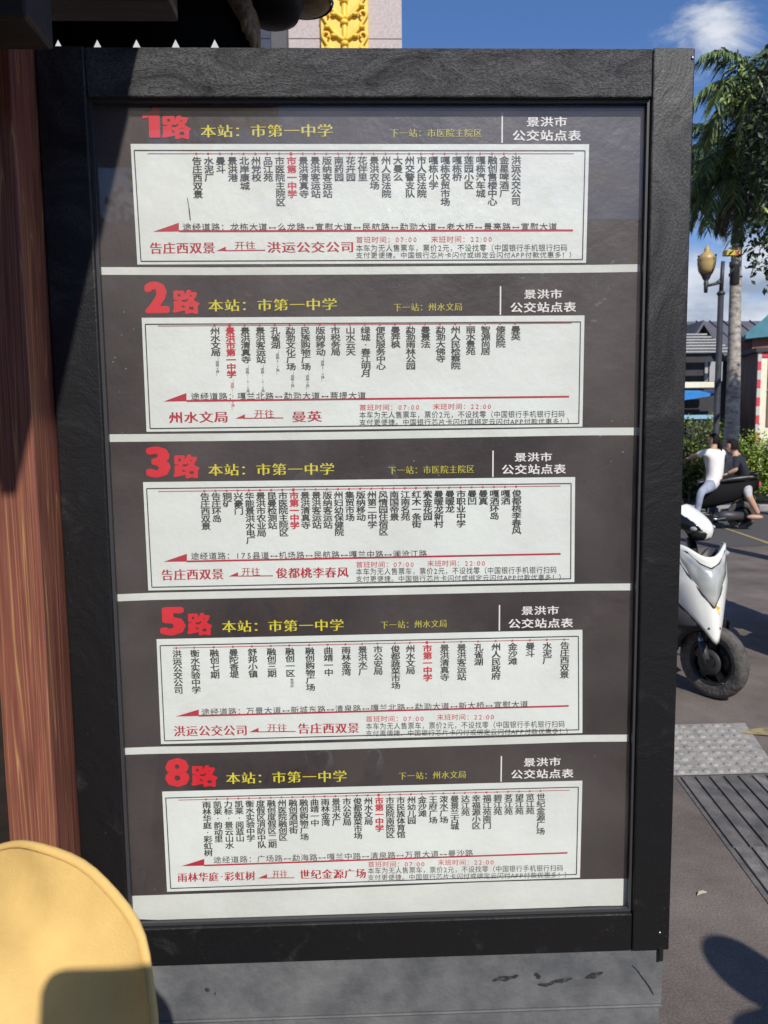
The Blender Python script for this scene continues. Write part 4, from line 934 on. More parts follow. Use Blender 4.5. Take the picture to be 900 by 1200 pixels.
# kiosk
YK = 14.9
kx0, kx1, kx2 = at(858, 450, YK + 1.6).x, at(888, 450, YK), at(930, 450, YK)
kz = at(888, 413, YK).z; kl = at(859, 418, YK + 1.6)
kio = thing('kiosk', 'brown boarded kiosk with cream front edged in red and white stripes', 'kiosk', (kx1.x, YK, 0))
p = MB()
n_ = 22
for k in range(n_):
    u = k / n_; A_ = Vector((lerp(kx1.x, kl.x, u), lerp(YK, YK + 1.6, u), 0)); u2 = u + .86 / n_; B_ = Vector((lerp(kx1.x, kl.x, u2), lerp(YK, YK + 1.6, u2), 0))
    p.add([A_, B_, B_ + Vector((0, 0, kz)), A_ + Vector((0, 0, kz)), A_ + Vector((.05, .02, 0)), B_ + Vector((.05, .02, 0)), B_ + Vector((.05, .02, kz)), A_ + Vector((.05, .02, kz))],
          [(0, 3, 2, 1), (1, 2, 6, 5), (0, 4, 7, 3)], M_BROWNSL)
p.add([(kx1.x + .03, YK + .02, 0), (kl.x + .03, YK + 1.6, 0), (kl.x + .03, YK + 1.6, kz - .02), (kx1.x + .03, YK + .02, kz - .02)], [(0, 3, 2, 1)], M_SHADEWALL)
relp(p.build('slatted_side'), kio)
p = MB(); a, b = at(893, 412, YK), at(897.5, 500, YK)
p.box((kx1.x, YK, 0), (kx2.x, YK + .06, kz), M_CREAM); relp(p.build('front_wall'), kio)
p = MB(); a, b = at(897, 500, YK), at(925, 420, YK); p.box((a.x, YK - .025, a.z), (b.x, YK - .002, b.z), M_BROWNSL)
zz = at(900, 457, YK).z; p.box((a.x, YK - .04, zz - .02), (b.x, YK - .026, zz + .02), M_CREAM); relp(p.build('shutter'), kio)
p = MB(); xw = at(887.3, 450, YK - .03).x; xe = at(891.5, 450, YK - .03).x
zz = kz; k = 0
while zz > .1:
    p.box((xw, YK - .03, zz - .19), (xe, YK - .001, zz), M_REDP if k % 2 else M_WALLPALE); zz -= .19; k += 1
x = xe; k = 0
while x < kx2.x:
    p.box((x + .001, YK - .03, kz - .1), (x + .19, YK - .001, kz), M_REDP if k % 2 == 0 else M_WALLPALE); x += .19; k += 1
relp(p.build('striped_edging'), kio)
p = MB(); o_ = .12
p.add([(kl.x - .15, YK + 1.7, kz + .0), (kx1.x - .1, YK - .08, kz + .005), (kx2.x, YK - .08, kz + .005), (kx2.x, YK + 1.7, kz), (kl.x - .15, YK + 1.7, kz + .09), (kx1.x - .1, YK - .08, kz + .09), (kx2.x, YK - .08, kz + .09), (kx2.x, YK + 1.7, kz + .09)],
      [(0, 1, 2, 3), (4, 7, 6, 5), (0, 4, 5, 1), (1, 5, 6, 2)], M_IRON); relp(p.build('roof'), kio)

# street lamp
YL = 11.2
lb = at(842, 420, YL); lp = thing('street_lamp', 'dark street lamp with amber globe on a short side arm', 'street lamp', (lb.x, YL, 0))
zl = at(842, 344, YL).z; ztop = at(844, 310, YL).z
p = MB(); p.tube([(lb.x, YL, 0), (lb.x, YL, .25), (lb.x, YL, .26), (lb.x + .005, YL, zl)], [.085, .08, .052, .047], M_IRON, 14)
p.lathe([(.047, 0), (.065, .015), (.065, .045), (.04, .07)], (lb.x + .005, YL, zl - .03), M_IRON, 14)
p.tube([(lb.x + .005, YL, zl + .03), (lb.x + .02, YL, ztop + .05)], [.034, .030], M_IRON, 10); relp(p.build('pole'), lp)
gc = at(828, 313, YL); gbz = at(827, 343, YL).z
p = MB(); za = at(842, 333, YL).z
p.tube([(lb.x, YL, za + .03), ((lb.x + gc.x) / 2, YL, za), (gc.x, YL, za - .03)], [.028, .024, .022], M_IRON, 8)
p.tube([(lb.x, YL, za + .10), ((lb.x + gc.x) / 2 + .03, YL, za + .02)], [.012, .01], M_IRON, 6)
p.lathe([(.0, 0), (.028, 0), (.034, .10), (.040, .17), (.028, .18), (.055, .22), (.075, .27), (.085, .30)], (gc.x, YL, gbz), M_IRON, 14); relp(p.build('arm'), lp)
p = MB(); gr = (at(838.5, 313, YL).x - at(818, 313, YL).x) / 2; z0 = gbz + .30
p.lathe([(.0, .0), (gr * .62, .0), (gr * .85, .07), (gr, .17), (gr * .97, .215), (gr, .225), (gr * .9, .28), (gr * .62, .33), (gr * .3, .36), (gr * .34, .38), (gr * .26, .42), (gr * .08, .45), (.0, .50)], (gc.x, YL, z0 - .01), M_AMBER, 22); relp(p.build('globe'), lp)
p = MB()
for k in range(4):
    a_ = k * pi / 2 + .4; pts = [Vector((gc.x + cos(a_) * r_, YL + sin(a_) * r_, z0 + h_)) for r_, h_ in ((.09, -.02), (gr * 1.12, .07), (gr * 1.3, .2), (gr * 1.25, .26))]
    p.tube(pts, .009, M_IRON, 6); p.ball(pts[-1], .02, M_IRON, 8)
relp(p.build('globe_cage'), lp)
q = at(859, 296, YA - .35); p = MB(); p.box((q.x - .14, q.y, q.z - .045), (q.x + .14, q.y + .12, q.z + .045), M_YPLATE)
p.box((q.x + .05, q.y - .006, q.z - .03), (q.x + .11, q.y - .001, q.z + .03), M_REDP)
p.tube([(q.x, q.y + .12, q.z), (q.x, q.y + .22, q.z)], .03, M_IRON, 8)
tag(p.build('trunk_plate', bevel=.006), 'small yellow plate strapped round the palm trunk above the lamp', 'plate')
q = at(861, 320, YA - .28); p = MB(); p.lathe([(.06, -.22), (.085, -.2), (.085, .1), (.10, .12), (.10, .2), (.0, .22)], q, M_IRON, 14); p.lathe([(.0, -.221), (.06, -.22)], q, M_IRON, 14)
p.box((q.x - .02, q.y + .05, q.z - .03), (q.x + .02, q.y + .2, q.z + .03), M_IRON)
tag(p.build('spotlight'), 'dark cylindrical spotlight fixed to the palm trunk', 'spotlight')

# ================================================================== SCOOTERS
def scooter(loc, head, label, white=M_WHITEP, steer=0.25, lean=0.0, group=None, dark=False):
    """x forward, y left; wheelbase 1.25 m; origin on the ground under the front axle"""
    t_ = thing('motor_scooter', label, 'scooter', loc, math.atan2(head.y, head.x), group)
    t_.rotation_euler = (lean, 0, math.atan2(head.y, head.x))
    SM = Matrix.Translation((-.14, 0, 0)) @ Matrix.Rotation(steer, 4, 'Z') @ Matrix.Translation((.14, 0, 0))
    R_ = .222
    def P_(mb, nm, steered=False, par=None, **k):
        o = mb.build(nm, par or t_, **k)
        if steered: o.matrix_local = SM
        return o
    def wheel(cx, steered):
        w_ = MB(); w_.lathe([(R_ - .080, -.034), (R_ - .05, -.046), (R_ - .024, -.046), (R_ - .008, -.030), (R_, 0), (R_ - .008, .030), (R_ - .024, .046), (R_ - .05, .046), (R_ - .080, .034)], (cx, 0, R_), M_RUBBER, 40, 'Y')
        ty = P_(w_, 'front_wheel' if steered else 'rear_wheel', steered)
        w_ = MB(); w_.lathe([(R_ - .084, -.036), (R_ - .098, -.03), (R_ - .10, 0), (R_ - .098, .03), (R_ - .084, .036)], (cx, 0, R_), M_BLACK, 32, 'Y')
        for k in range(5):
            M_ = Matrix.Translation((cx, 0, R_)) @ Matrix.Rotation(2 * pi * k / 5, 4, 'Y'); w_.box((-.026, -.016, .02), (.026, .016, R_ - .096), M_BLACK, M_)
        w_.lathe([(.0, -.05), (.034, -.05), (.034, .05), (.0, .05)], (cx, 0, R_), M_BLACK, 14, 'Y'); w_.lathe([(.02, .012), (.124, .012), (.124, .018), (.02, .018)], (cx, 0, R_), M_BLACK, 24, 'Y'); P_(w_, 'rim', False, ty)
        w_ = MB(); w_.lathe([(.04, -.040), (.078, -.040), (.078, -.044), (.04, -.044)], (cx, 0, R_), M_IRON, 24, 'Y'); P_(w_, 'brake_disc', False, ty)
        return ty
    wheel(0, True); wheel(-1.27, False)
    # fork legs and mudguard turn with the bars
    f_ = MB()
    for s_ in (-1, 1):
        f_.tube([(0.0, s_ * .072, R_), (-.05, s_ * .072, .40)], .017, M_STEEL, 10); f_.tube([(.008, s_ * .072, R_ - .01), (-.035, s_ * .072, .35)], .024, M_DKGREY, 10)
        f_.box((-.02, s_ * .072 - .02, R_ - .03), (.035, s_ * .072 + .02, R_ + .03), M_BLACK)
    f_.tube([(-.05, -.07, .42), (-.05, .07, .42)], .025, M_BLACK, 8); f_.tube([(-.055, 0, .42), (-.185, 0, .95)], .03, M_BLACK, 10); P_(f_, 'fork', True)
    g_ = MB(); N_ = 14; prof = [(-.082, -.05), (-.075, .0), (-.04, .022), (0, .028), (.04, .022), (.075, .0), (.082, -.05)]
    vs = []
    for i in range(N_ + 1):
        a_ = radians(78 + 92 * i / N_)
        for (yy_, dr) in prof:
            rr = R_ + .022 + dr; vs.append((rr * cos(a_), yy_, R_ + rr * sin(a_)))
    k = len(prof); g_.add(vs, [(i * k + j, i * k + j + 1, (i + 1) * k + j + 1, (i + 1) * k + j) for i in range(N_) for j in range(k - 1)], M_BLACK, True)
    o = P_(g_, 'front_mudguard', True); o.modifiers.new('thick', 'SOLIDIFY').thickness = .005
    # front shield, its lower edge sweeping up to the rear
    def shell(s, t__, off=0.0):
        a_ = abs(s); zlo = .375 + .30 * a_ ** 1.15; zhi = .862 + .066 * (3 * min(1, a_ * 1.7) ** 2 - 2 * min(1, a_ * 1.7) ** 3) - .03 * a_ ** 3
        z = zlo + (zhi - zlo) * t__
        wmax = .058 + .150 * min(1, ((z - .36) / .34)) ** .75 if z > .36 else .058
        y_ = math.copysign(wmax * min(1, a_ ** .82), s) if a_ > 0 else 0
        nose = .145 - .27 * max(0, (z - .40)) + .10 * max(0, z - .75)
        x = nose - .02 * a_ - .30 * a_ ** 2.2
        # a centre crease
        x += .012 * max(0, 1 - a_ * 5)
        return Vector((x + off, y_ * (1 + off * 1.5), z))
    n1_, n2_ = 28, 16; s_ = MB(); vs = []
    for i in range(n1_ + 1):
        for j in range(n2_ + 1): vs.append(shell(-1 + 2 * i / n1_, j / n2_))
    s_.add(vs, [(i * (n2_+1) + j, (i+1) * (n2_+1) + j, (i+1) * (n2_+1) + j + 1, i * (n2_+1) + j + 1) for i in range(n1_) for j in range(n2_)], white, True)
    sh_ = P_(s_, 'front_shield'); md = sh_.modifiers.new('thick', 'SOLIDIFY'); md.thickness = .014; md.offset = 1
    # raised side creases
    s_ = MB()
    for sg in (-1, 1):
        s_.tube([shell(sg * .42, .05, .004), shell(sg * .50, .35, .006), shell(sg * .62, .7, .006), shell(sg * .74, .96, .004)], [.004, .010, .010, .004], white, 8)
    P_(s_, 'shield_crease', False, sh_)
    hl = [(-.70, .95), (-.45, .93), (-.2, .88), (0, .87), (.2, .88), (.45, .93), (.70, .95), (.62, .78), (.44, .62), (.20, .50), (0, .42), (-.20, .50), (-.44, .62), (-.62, .78)]
    s_ = MB(); c_ = (0, .70); vs = [shell(*c_, .042)]
    for ring in (.5, .85, 1.0):
        for (a_, b_) in hl: vs.append(shell(c_[0] + (a_ - c_[0]) * ring, c_[1] + (b_ - c_[1]) * ring, .034 if ring < .6 else (.026 if ring < .9 else .016)))
    k = len(hl); fs = [(0, 1 + i, 1 + (i + 1) % k) for i in range(k)] + [(1 + r_ * k + i, 1 + (r_ + 1) * k + i, 1 + (r_ + 1) * k + (i + 1) % k, 1 + r_ * k + (i + 1) % k) for r_ in range(2) for i in range(k)]
    s_.add(vs, fs, M_LAMPGLASS, True); hh_ = P_(s_, 'headlight')
    s_ = MB()
    for i in range(k):
        a_, b_ = hl[i], hl[(i + 1) % k]; s_.tube([shell(*a_, .017), shell(*b_, .017)], .005, M_DKGREY, 6)
    P_(s_, 'bezel', False, hh_)
    s_ = MB()   # two small fixings and a gilt mark on the nose
    for sg in (-1, 1):
        s_ = MB(); s_.ball(shell(sg * .18, .10, .018), (.006, .008, .008), M_DKGREY, 8); P_(s_, 'fixing', False, sh_)
    s_ = MB()
    q = shell(.10, .36, .018); s_.add([q + Vector((0, -.012, .03)), q + Vector((0, .014, .012)), q + Vector((.002, 0, -.004)), q + Vector((.004, .012, -.03)), q + Vector((0, -.016, -.006)), q + Vector((0, -.002, .006))], [(5, 1, 0), (5, 2, 1), (5, 3, 2), (5, 4, 3), (5, 0, 4)], M_GOLD)
    P_(s_, 'emblem', False, sh_)
    # black inner legshield, seen below and behind the white
    s_ = MB(); vs = []
    for i in range(n1_ + 1):
        ss = -1 + 2 * i / n1_
        for j in range(6):
            q = shell(ss, j / 5 * .98); vs.append(Vector((q.x * .2 - .19 - .03 * abs(ss), q.y * .94, q.z - .04 if j else q.z - .13)))
    s_.add(vs, [(i * 6 + j, (i+1) * 6 + j, (i+1) * 6 + j + 1, i * 6 + j + 1) for i in range(n1_) for j in range(5)], M_DKGREY, True)
    o = P_(s_, 'inner_shield'); md = o.modifiers.new('thick', 'SOLIDIFY'); md.thickness = .02
    s_ = MB()   # dark flank under the shield
    for sg in (-1, 1):
        A_ = [shell(sg * .35, .0, -.02), shell(sg * .65, 0, -.015), shell(sg * 1.0, 0, -.01)]
        B_ = [Vector((-.02, sg * .09, .42)), Vector((-.2, sg * .15, .40)), Vector((-.42, sg * .18, .36))]
        s_.add(A_ + B_, [(0, 3, 4, 1), (1, 4, 5, 2)], M_DKGREY, True)
    o = P_(s_, 'flank_panel'); md = o.modifiers.new('thick', 'SOLIDIFY'); md.thickness = .012
    # handlebar cowl: white visor above a gloss black face
    def cowl(s, t__):
        a_ = abs(s); z = .95 + .19 * t__ - .02 * a_
        wmax = .055 + .085 * sin(min(1, t__ * 1.1) * pi * .5)
        return Vector((-.055 - .17 * t__ ** 1.4 - .10 * a_ ** 2 + .05 * sin(t__ * pi), math.copysign(wmax * a_ ** .85, s), z + .01 * (1 - a_)))
    s_ = MB(); n1_, n2_ = 60, 48; vs = []; fw_ = []; fb_ = []
    for i in range(n1_ + 1):
        for j in range(n2_ + 1): vs.append(cowl(-1 + 2 * i / n1_, j / n2_))
    for i in range(n1_):
        for j in range(n2_):
            c0 = -1 + 2 * (i + .5) / n1_; q = (i * (n2_+1) + j, (i+1) * (n2_+1) + j, (i+1) * (n2_+1) + j + 1, i * (n2_+1) + j + 1)
            (fw_ if abs(c0) < .40 + .25 * (j + .5) / n2_ else fb_).append(q)
    s_.add(vs, fw_, white, True); s_.add(vs, fb_, M_BLACKGLOSS, True)
    o = P_(s_, 'handlebar_cowl', True); md = o.modifiers.new('thick', 'SOLIDIFY'); md.thickness = .012
    s_ = MB(); s_.ball((-.115, 0, .985), (.07, .085, .05), M_BLACK, 12); s_.ball((-.20, 0, 1.06), (.09, .10, .045), M_BLACK, 12); P_(s_, 'instrument_pod', True)
    s_ = MB(); q = cowl(-.72, .40); s_.ball(q + Vector((.002, -.004, 0)), (.026, .010, .014), M_LAMPGLASS, 12); P_(s_, 'marker_lamp', True); s_ = MB(); q = cowl(.72, .40); s_.ball(q + Vector((.002, .004, 0)), (.026, .010, .014), M_LAMPGLASS, 12); P_(s_, 'marker_lamp', True)
    for sg in (-1, 1):
        s_ = MB(); s_.tube([(-.2, sg * .08, 1.03), (-.22, sg * .20, 1.045), (-.245, sg * .25, 1.045)], .014, M_BLACK, 10); s_.tube([(-.23, sg * .225, 1.045), (-.265, sg * .345, 1.04)], .019, M_BLACK, 12)
        s_.box((-.235, sg * .17 - .03, 1.015), (-.175, sg * .17 + .03, 1.075), M_BLACKGLOSS); gr_ = P_(s_, 'handlebar', True)
        s_ = MB(); s_.tube([(-.185, sg * .205, 1.045), (-.17, sg * .25, 1.043), (-.195, sg * .345, 1.04)], [.008, .007, .006], M_STEEL, 8); P_(s_, 'brake_lever', False, gr_)
        s_ = MB(); s_.ball(shell(sg * .80, .80, .016), (.014, .03, .02), M_LAMPGLASS, 10); P_(s_, 'indicator', False)
    # floor, body, seat, tail
    s_ = MB(); s_.box((-.72, -.15, .27), (-.18, .15, .33), M_DKGREY); s_.box((-.74, -.17, .24), (-.24, .17, .285), M_BLACK); P_(s_, 'footboard', bevel=.02)
    s_ = MB(); vs = []; ring = 14; secs = [(-.62, .33, .66, .10), (-.72, .32, .72, .15), (-.9, .36, .74, .17), (-1.1, .42, .75, .17), (-1.32, .52, .78, .13), (-1.5, .64, .80, .06)]
    for (x, z0_, z1_, w_) in secs:
        for k in range(ring):
            a_ = 2 * pi * k / ring; ca, sa = cos(a_), sin(a_)
            vs.append((x, w_ * math.copysign(abs(ca) ** .7, ca), (z0_ + z1_) / 2 + (z1_ - z0_) / 2 * math.copysign(abs(sa) ** .7, sa)))
    s_.add(vs, [(i * ring + k, i * ring + (k+1) % ring, (i+1) * ring + (k+1) % ring, (i+1) * ring + k) for i in range(len(secs)-1) for k in range(ring)] + [tuple(range(ring)), tuple((len(secs)-1) * ring + k for k in range(ring))[::-1]], white, True); P_(s_, 'rear_body')
    s_ = MB(); vs = []; secs = [(-.60, .70, .76, .10), (-.70, .71, .80, .14), (-.95, .73, .80, .15), (-1.08, .74, .84, .15), (-1.35, .77, .87, .12), (-1.47, .79, .86, .07)]
    for (x, z0_, z1_, w_) in secs:
        for k in range(ring):
            a_ = 2 * pi * k / ring; ca, sa = cos(a_), sin(a_)
            vs.append((x, w_ * math.copysign(abs(ca) ** .6, ca), (z0_ + z1_) / 2 + (z1_ - z0_) / 2 * math.copysign(abs(sa) ** .6, sa)))
    s_.add(vs, [(i * ring + k, i * ring + (k+1) % ring, (i+1) * ring + (k+1) % ring, (i+1) * ring + k) for i in range(len(secs)-1) for k in range(ring)] + [tuple(range(ring)), tuple((len(secs)-1) * ring + k for k in range(ring))[::-1]], M_BLACK, True); P_(s_, 'seat')
    s_ = MB(); s_.tube([(-.85, .10, .20), (-1.0, .12, .22), (-1.27, .12, R_)], [.07, .09, .06], M_DKGREY, 10); s_.tube([(-1.0, -.14, .25), (-1.55, -.16, .32)], [.05, .055], M_STEEL, 12); P_(s_, 'engine')
    s_ = MB(); s_.box((-1.53, -.06, .68), (-1.49, .06, .75), M_REDP); P_(s_, 'tail_light', bevel=.01)
    s_ = MB(); s_.tube([(-1.3, -.10, .84), (-1.5, -.11, .90), (-1.56, 0, .91), (-1.5, .11, .90), (-1.3, .10, .84)], .014, M_BLACK, 8); P_(s_, 'grab_rail')
    s_ = MB(); s_.tube([(-.80, .14, .26), (-.78, .30, .02)], .014, M_IRON, 8); P_(s_, 'side_stand')
    return t_
fwp = gp(836, 818)
scooter((fwp.x - .07, fwp.y + .0, 0), Vector((-.02, -1, 0)), 'white motor scooter parked with its nose out past the right side of the board', steer=0.54, lean=0.0)
scooter((fwp.x + 1.02, fwp.y + .25, 0), Vector((-.30, -.95, 0)), 'black motor scooter parked to the right of the white one, mostly known by its shadow', white=M_BLACKGLOSS, steer=0.3)

# ================================================================== PEOPLE
def skinmesh(joints, edges, rads, root, regions, mats, sub=2):
    names = list(joints); idx = {n: i for i, n in enumerate(names)}
    me = bpy.data.meshes.new('b'); me.from_pydata([tuple(joints[n]) for n in names], [(idx[a], idx[b]) for a, b in edges], [])
    o = bpy.data.objects.new('b', me); COL.objects.link(o)
    sk = o.modifiers.new('s', 'SKIN'); sk.use_smooth_shade = True
    for n in names:
        v = me.skin_vertices[0].data[idx[n]]; r_ = rads[n]; v.radius = r_ if isinstance(r_, tuple) else (r_, r_); v.use_root = n == root
    ss = o.modifiers.new('u', 'SUBSURF'); ss.levels = sub; ss.render_levels = sub
    bpy.context.view_layer.update()
    m2 = bpy.data.meshes.new_from_object(o.evaluated_get(bpy.context.evaluated_depsgraph_get()))
    bpy.data.objects.remove(o)
    for m in mats: m2.materials.append(m)
    segs = [(Vector(joints[a]), Vector(joints[b]), regions.get((a, b), 0)) for a, b in edges]
    for pl_ in m2.polygons:
        c = pl_.center; best = 1e9
        for a, b, rg in segs:
            d = b - a; t_ = max(0, min(1, (c - a).dot(d) / max(1e-9, d.length_squared))); dd = (c - a - d * t_).length
            r0 = rg if not isinstance(rg, tuple) else (rg[0] if t_ < rg[2] else rg[1])
            if dd < best: best = dd; pl_.material_index = r0
        pl_.use_smooth = True
    return m2
def headmesh(mb, c, look, upv, r, skin):
    """head with brow, nose, mouth and ears; look = facing direction"""
    f_ = look.normalized(); r_ = f_.cross(upv).normalized(); u_ = r_.cross(f_)
    M_ = Matrix((r_, f_, u_)).transposed()
    vs = []; fs = []; n, k = 24, 16
    for i in range(k + 1):
        th = pi * i / k
        for j in range(n):
            a_ = 2 * pi * j / n; x, y_, z = sin(th) * cos(a_) * .80, sin(th) * sin(a_) * .98, cos(th) * 1.18
            if z < -.2: x *= 1 - .28 * (-.2 - z); y_ *= 1 - .12 * (-.2 - z)
            if y_ > .5:
                if abs(x) < .16 and -.40 < z < .12: y_ += .20 * (1 - abs(x) / .16) * (1 - abs(z + .22) / .36 if abs(z + .22) < .36 else 0)
                if .12 < abs(x) < .48 and -.02 < z < .22: y_ -= .07
                if abs(x) < .3 and -.62 < z < -.48: y_ += .035
            vs.append(c + M_ @ Vector((x, y_, z)) * r)
    for i in range(k):
        for j in range(n): fs.append((i*n+j, (i+1)*n+j, (i+1)*n+(j+1) % n, i*n+(j+1) % n))
    mb.add(vs, fs, skin, True)
    for s_ in (-1, 1):
        mb.ball(c + M_ @ Vector((s_ * .80, -.05, -.02)) * r, (r * .10, r * .2, r * .28), skin, 10, M_)
        mb.ball(c + M_ @ Vector((s_ * .30, .80, .10)) * r, (r * .12, r * .06, r * .07), M_WHITESHIRT, 8, M_)
        mb.ball(c + M_ @ Vector((s_ * .30, .845, .10)) * r, (r * .06, r * .03, r * .06), M_HAIR, 8, M_)
    mb.ball(c + M_ @ Vector((0, .86, -.55)) * r, (r * .22, r * .06, r * .05), M_REDP, 8, M_)
    return M_
def hand(mb, w, d, pn, L, skin, curl=.5):
    """palm with four unequal curled fingers and a thumb; w wrist, d along the hand, pn out of the palm"""
    d = d.normalized(); pn = (pn - d * pn.dot(d)).normalized(); s_ = d.cross(pn)
    pr = L * .5
    mb.ball(w + d * pr * .55, (pr * .62, pr * .46, pr * .24), skin, 10, Matrix((d, s_, pn)).transposed())
    for k, ln in enumerate((.42, .50, .46, .36)):
        b = w + d * pr + s_ * (k - 1.5) * L * .115; m_ = b + (d * cos(curl * .6) + pn * sin(curl * .6)) * L * ln * .5; e = m_ + (d * cos(curl * 1.8) + pn * sin(curl * 1.8)) * L * ln * .5
        mb.tube([b - d * L * .06, b, m_, e], [L * .05, L * .05, L * .045, L * .032], skin, 7)
    b = w + d * pr * .35 - s_ * L * .17; mb.tube([b, b + (d * .6 - s_ * .7 + pn * .3).normalized() * L * .2, b + (d * .9 - s_ * .35 + pn * .5).normalized() * L * .34], [L * .06, L * .052, L * .035], skin, 7)
def foot(mb, ank, d, L, m):
    d = Vector((d.x, d.y, 0)).normalized(); M_ = Matrix((d, Vector((-d.y, d.x, 0)), Vector((0, 0, 1)))).transposed()
    mb.ball(Vector((ank.x, ank.y, ank.z - .04)) + d * L * .22, (L * .52, L * .18, L * .17), m, 12, M_)
EDG = [('pel', 'wai'), ('wai', 'che'), ('che', 'nek'), ('nek', 'hea'), ('che', 'ls'), ('ls', 'le'), ('le', 'lw'), ('che', 'rs'), ('rs', 're'), ('re', 'rw'), ('pel', 'lh'), ('lh', 'lk'), ('lk', 'la'), ('pel', 'rh'), ('rh', 'rk'), ('rk', 'ra')]
def person(label, J, look, S_=1.0, mats=None, upper=1, arms=(1, 0, .45), lower=2, legs=(2, 2, .5), hair=None, hr=.098, shoes=M_WHITESHIRT, palms=None, upv=Vector((0, 0, 1)), legs_l=None):
    mats = mats or [M_SKIN, M_WHITESHIRT, M_DENIM]
    b = J['pel']; t_ = thing('person', label, 'person', (b.x, b.y, 0))
    rad = dict(pel=(.135, .105), wai=(.125, .10), che=(.145, .105), nek=.052, hea=.055, ls=.062, rs=.062, le=.043, re=.043, lw=.030, rw=.030, lh=.098, rh=.098, lk=.062, rk=.062, la=.042, ra=.042)
    rad = {k: (tuple(x * S_ for x in v) if isinstance(v, tuple) else v * S_) for k, v in rad.items()}
    reg = {('pel', 'wai'): (lower, upper, .35), ('wai', 'che'): upper, ('che', 'nek'): (upper, 0, .75), ('nek', 'hea'): 0}
    for s_ in 'lr':
        L_ = legs_l if (s_ == 'l' and legs_l) else legs
        reg[('che', s_ + 's')] = upper; reg[(s_ + 's', s_ + 'e')] = (arms[0], arms[0], .5) if arms[2] >= 1 else (arms[0], arms[1], arms[2] * 1.6); reg[(s_ + 'e', s_ + 'w')] = arms[1]
        reg[('pel', s_ + 'h')] = lower; reg[(s_ + 'h', s_ + 'k')] = L_[0]; reg[(s_ + 'k', s_ + 'a')] = (L_[0] if L_[2] > 0 and L_[0] == L_[1] else L_[1], L_[1], max(.02, L_[2]))
    me = skinmesh(J, EDG, rad, 'pel', reg, mats)
    mb = MB(); mb.mats = list(mats)
    mb.v = [tuple(v.co) for v in me.vertices]; mb.f = [list(p_.vertices) for p_ in me.polygons]; mb.m = [p_.material_index for p_ in me.polygons]; mb.sm = [True] * len(mb.f)
    M_ = headmesh(mb, J['hea'], look, upv, hr, mats[0])
    for s_ in 'lr':
        d = J[s_ + 'w'] - J[s_ + 'e']; hand(mb, J[s_ + 'w'], d, (palms or {}).get(s_, Vector((0, 0, -1)) if abs(d.normalized().z) < .8 else look), .175 * S_, mats[0])
    o = mb.build('body'); relp(o, t_)
    sh_ = MB()
    for s_ in 'lr': foot(sh_, J[s_ + 'a'], look if not isinstance(look, dict) else look, .25 * S_, shoes)
    relp(sh_.build('shoes'), t_)
    if hair:
        h_ = MB(); c = J['hea']; k, n = 12, 20; vs = []; fs = []
        for i in range(k + 1):
            th = pi * .64 * i / k
            for j in range(n):
                a_ = 2 * pi * j / n; x, y_, z = sin(th) * cos(a_) * 1.02, sin(th) * sin(a_) * 1.06, cos(th) * 1.27
                if y_ > .25 and z < .62: y_ = .25 + (y_ - .25) * .2; x *= 1.0
                vs.append(c + M_ @ Vector((x, y_, z + .02)) * hr)
        fs = [(i*n+j, (i+1)*n+j, (i+1)*n+(j+1) % n, i*n+(j+1) % n) for i in range(k) for j in range(n)]
        h_.add(vs, fs, M_HAIR, True)
        if hair == 'long':
            p0 = c + M_ @ Vector((0, -.75, .2)) * hr
            for q in (-1, -.5, 0, .5, 1):
                side = M_ @ Vector((q * .75, 0, 0)) * hr
                h_.tube([p0 + side * .9, p0 + side + M_ @ Vector((0, -.3, -1.3)) * hr, p0 + side * .8 + M_ @ Vector((0, -.25, -2.6)) * hr], [hr * .35, hr * .36, hr * .12], M_HAIR, 8)
        relp(h_.build('hair'), t_)
    return t_, M_
# --- woman in white on the far scooter, pillion in black behind her
YR = 11.1
def J2(d): return {k: at(x, y_, Y) for k, (x, y_, Y) in d.items()}
hdv = Vector((-.97, .25, 0)).normalized()
fs0 = at(818, 600, YR); gz0 = gp(838, 618)
cpt = gp(868, 620) + hdv * 1.27
YQ = (cpt - hdv * .95).y          # the seat's distance
def J3(d): return {k: at(x, y_, YQ + o_) for k, (x, y_, o_) in d.items()}
JA = J3(dict(pel=(836, 565, 0), wai=(837, 551, -.02), che=(836.5, 535, 0), nek=(836.5, 526, .02), hea=(837, 516, .05), ls=(825.5, 530, -.10), le=(816, 534, .05), lw=(808, 537, .25), rs=(847.5, 530, .10), re=(850, 539, .30), rw=(836, 541, .55),
             lh=(832, 570, -.10), lk=(821, 577, -.26), la=(816, 606, -.22), rh=(840, 568, .10), rk=(827, 578, .28), ra=(826, 603, .24)))
person('person seen from behind in a white short-sleeved top riding the far scooter', JA, hdv, 1.0, [M_SKIN, M_WHITESHIRT, M_DENIM, M_OLIVE], upper=1, arms=(1, 0, .40), lower=1, legs=(3, 3, .5), legs_l=(2, 2, .5), hair='long', hr=.088, shoes=M_BLACK)
JB = J3(dict(pel=(872, 566, -.02), wai=(870, 553, -.04), che=(866, 541, -.04), nek=(862, 532, -.02), hea=(858, 523, 0), ls=(863, 540, -.14), le=(862, 551, -.20), lw=(853, 555, -.12), rs=(870, 540, .08), re=(869, 552, .20), rw=(858, 556, .22),
             lh=(875, 570, -.11), lk=(877, 581, -.30), la=(889, 603, -.32), rh=(870, 570, .09), rk=(860, 580, .25), ra=(862, 601, .2)))
person('person in a black top and pale grey shorts, bare leg trailing behind the scooter seat', JB, hdv, .95, [M_SKIN, M_NAVY, M_GREYSH], upper=1, arms=(1, 0, .55), lower=2, legs=(2, 0, 0), hair='short', hr=.092, shoes=M_SKIN)
scooter((cpt.x, cpt.y, 0), hdv.normalized(), 'dark scooter far off carrying two riders across the road', white=M_MATT, steer=.1)

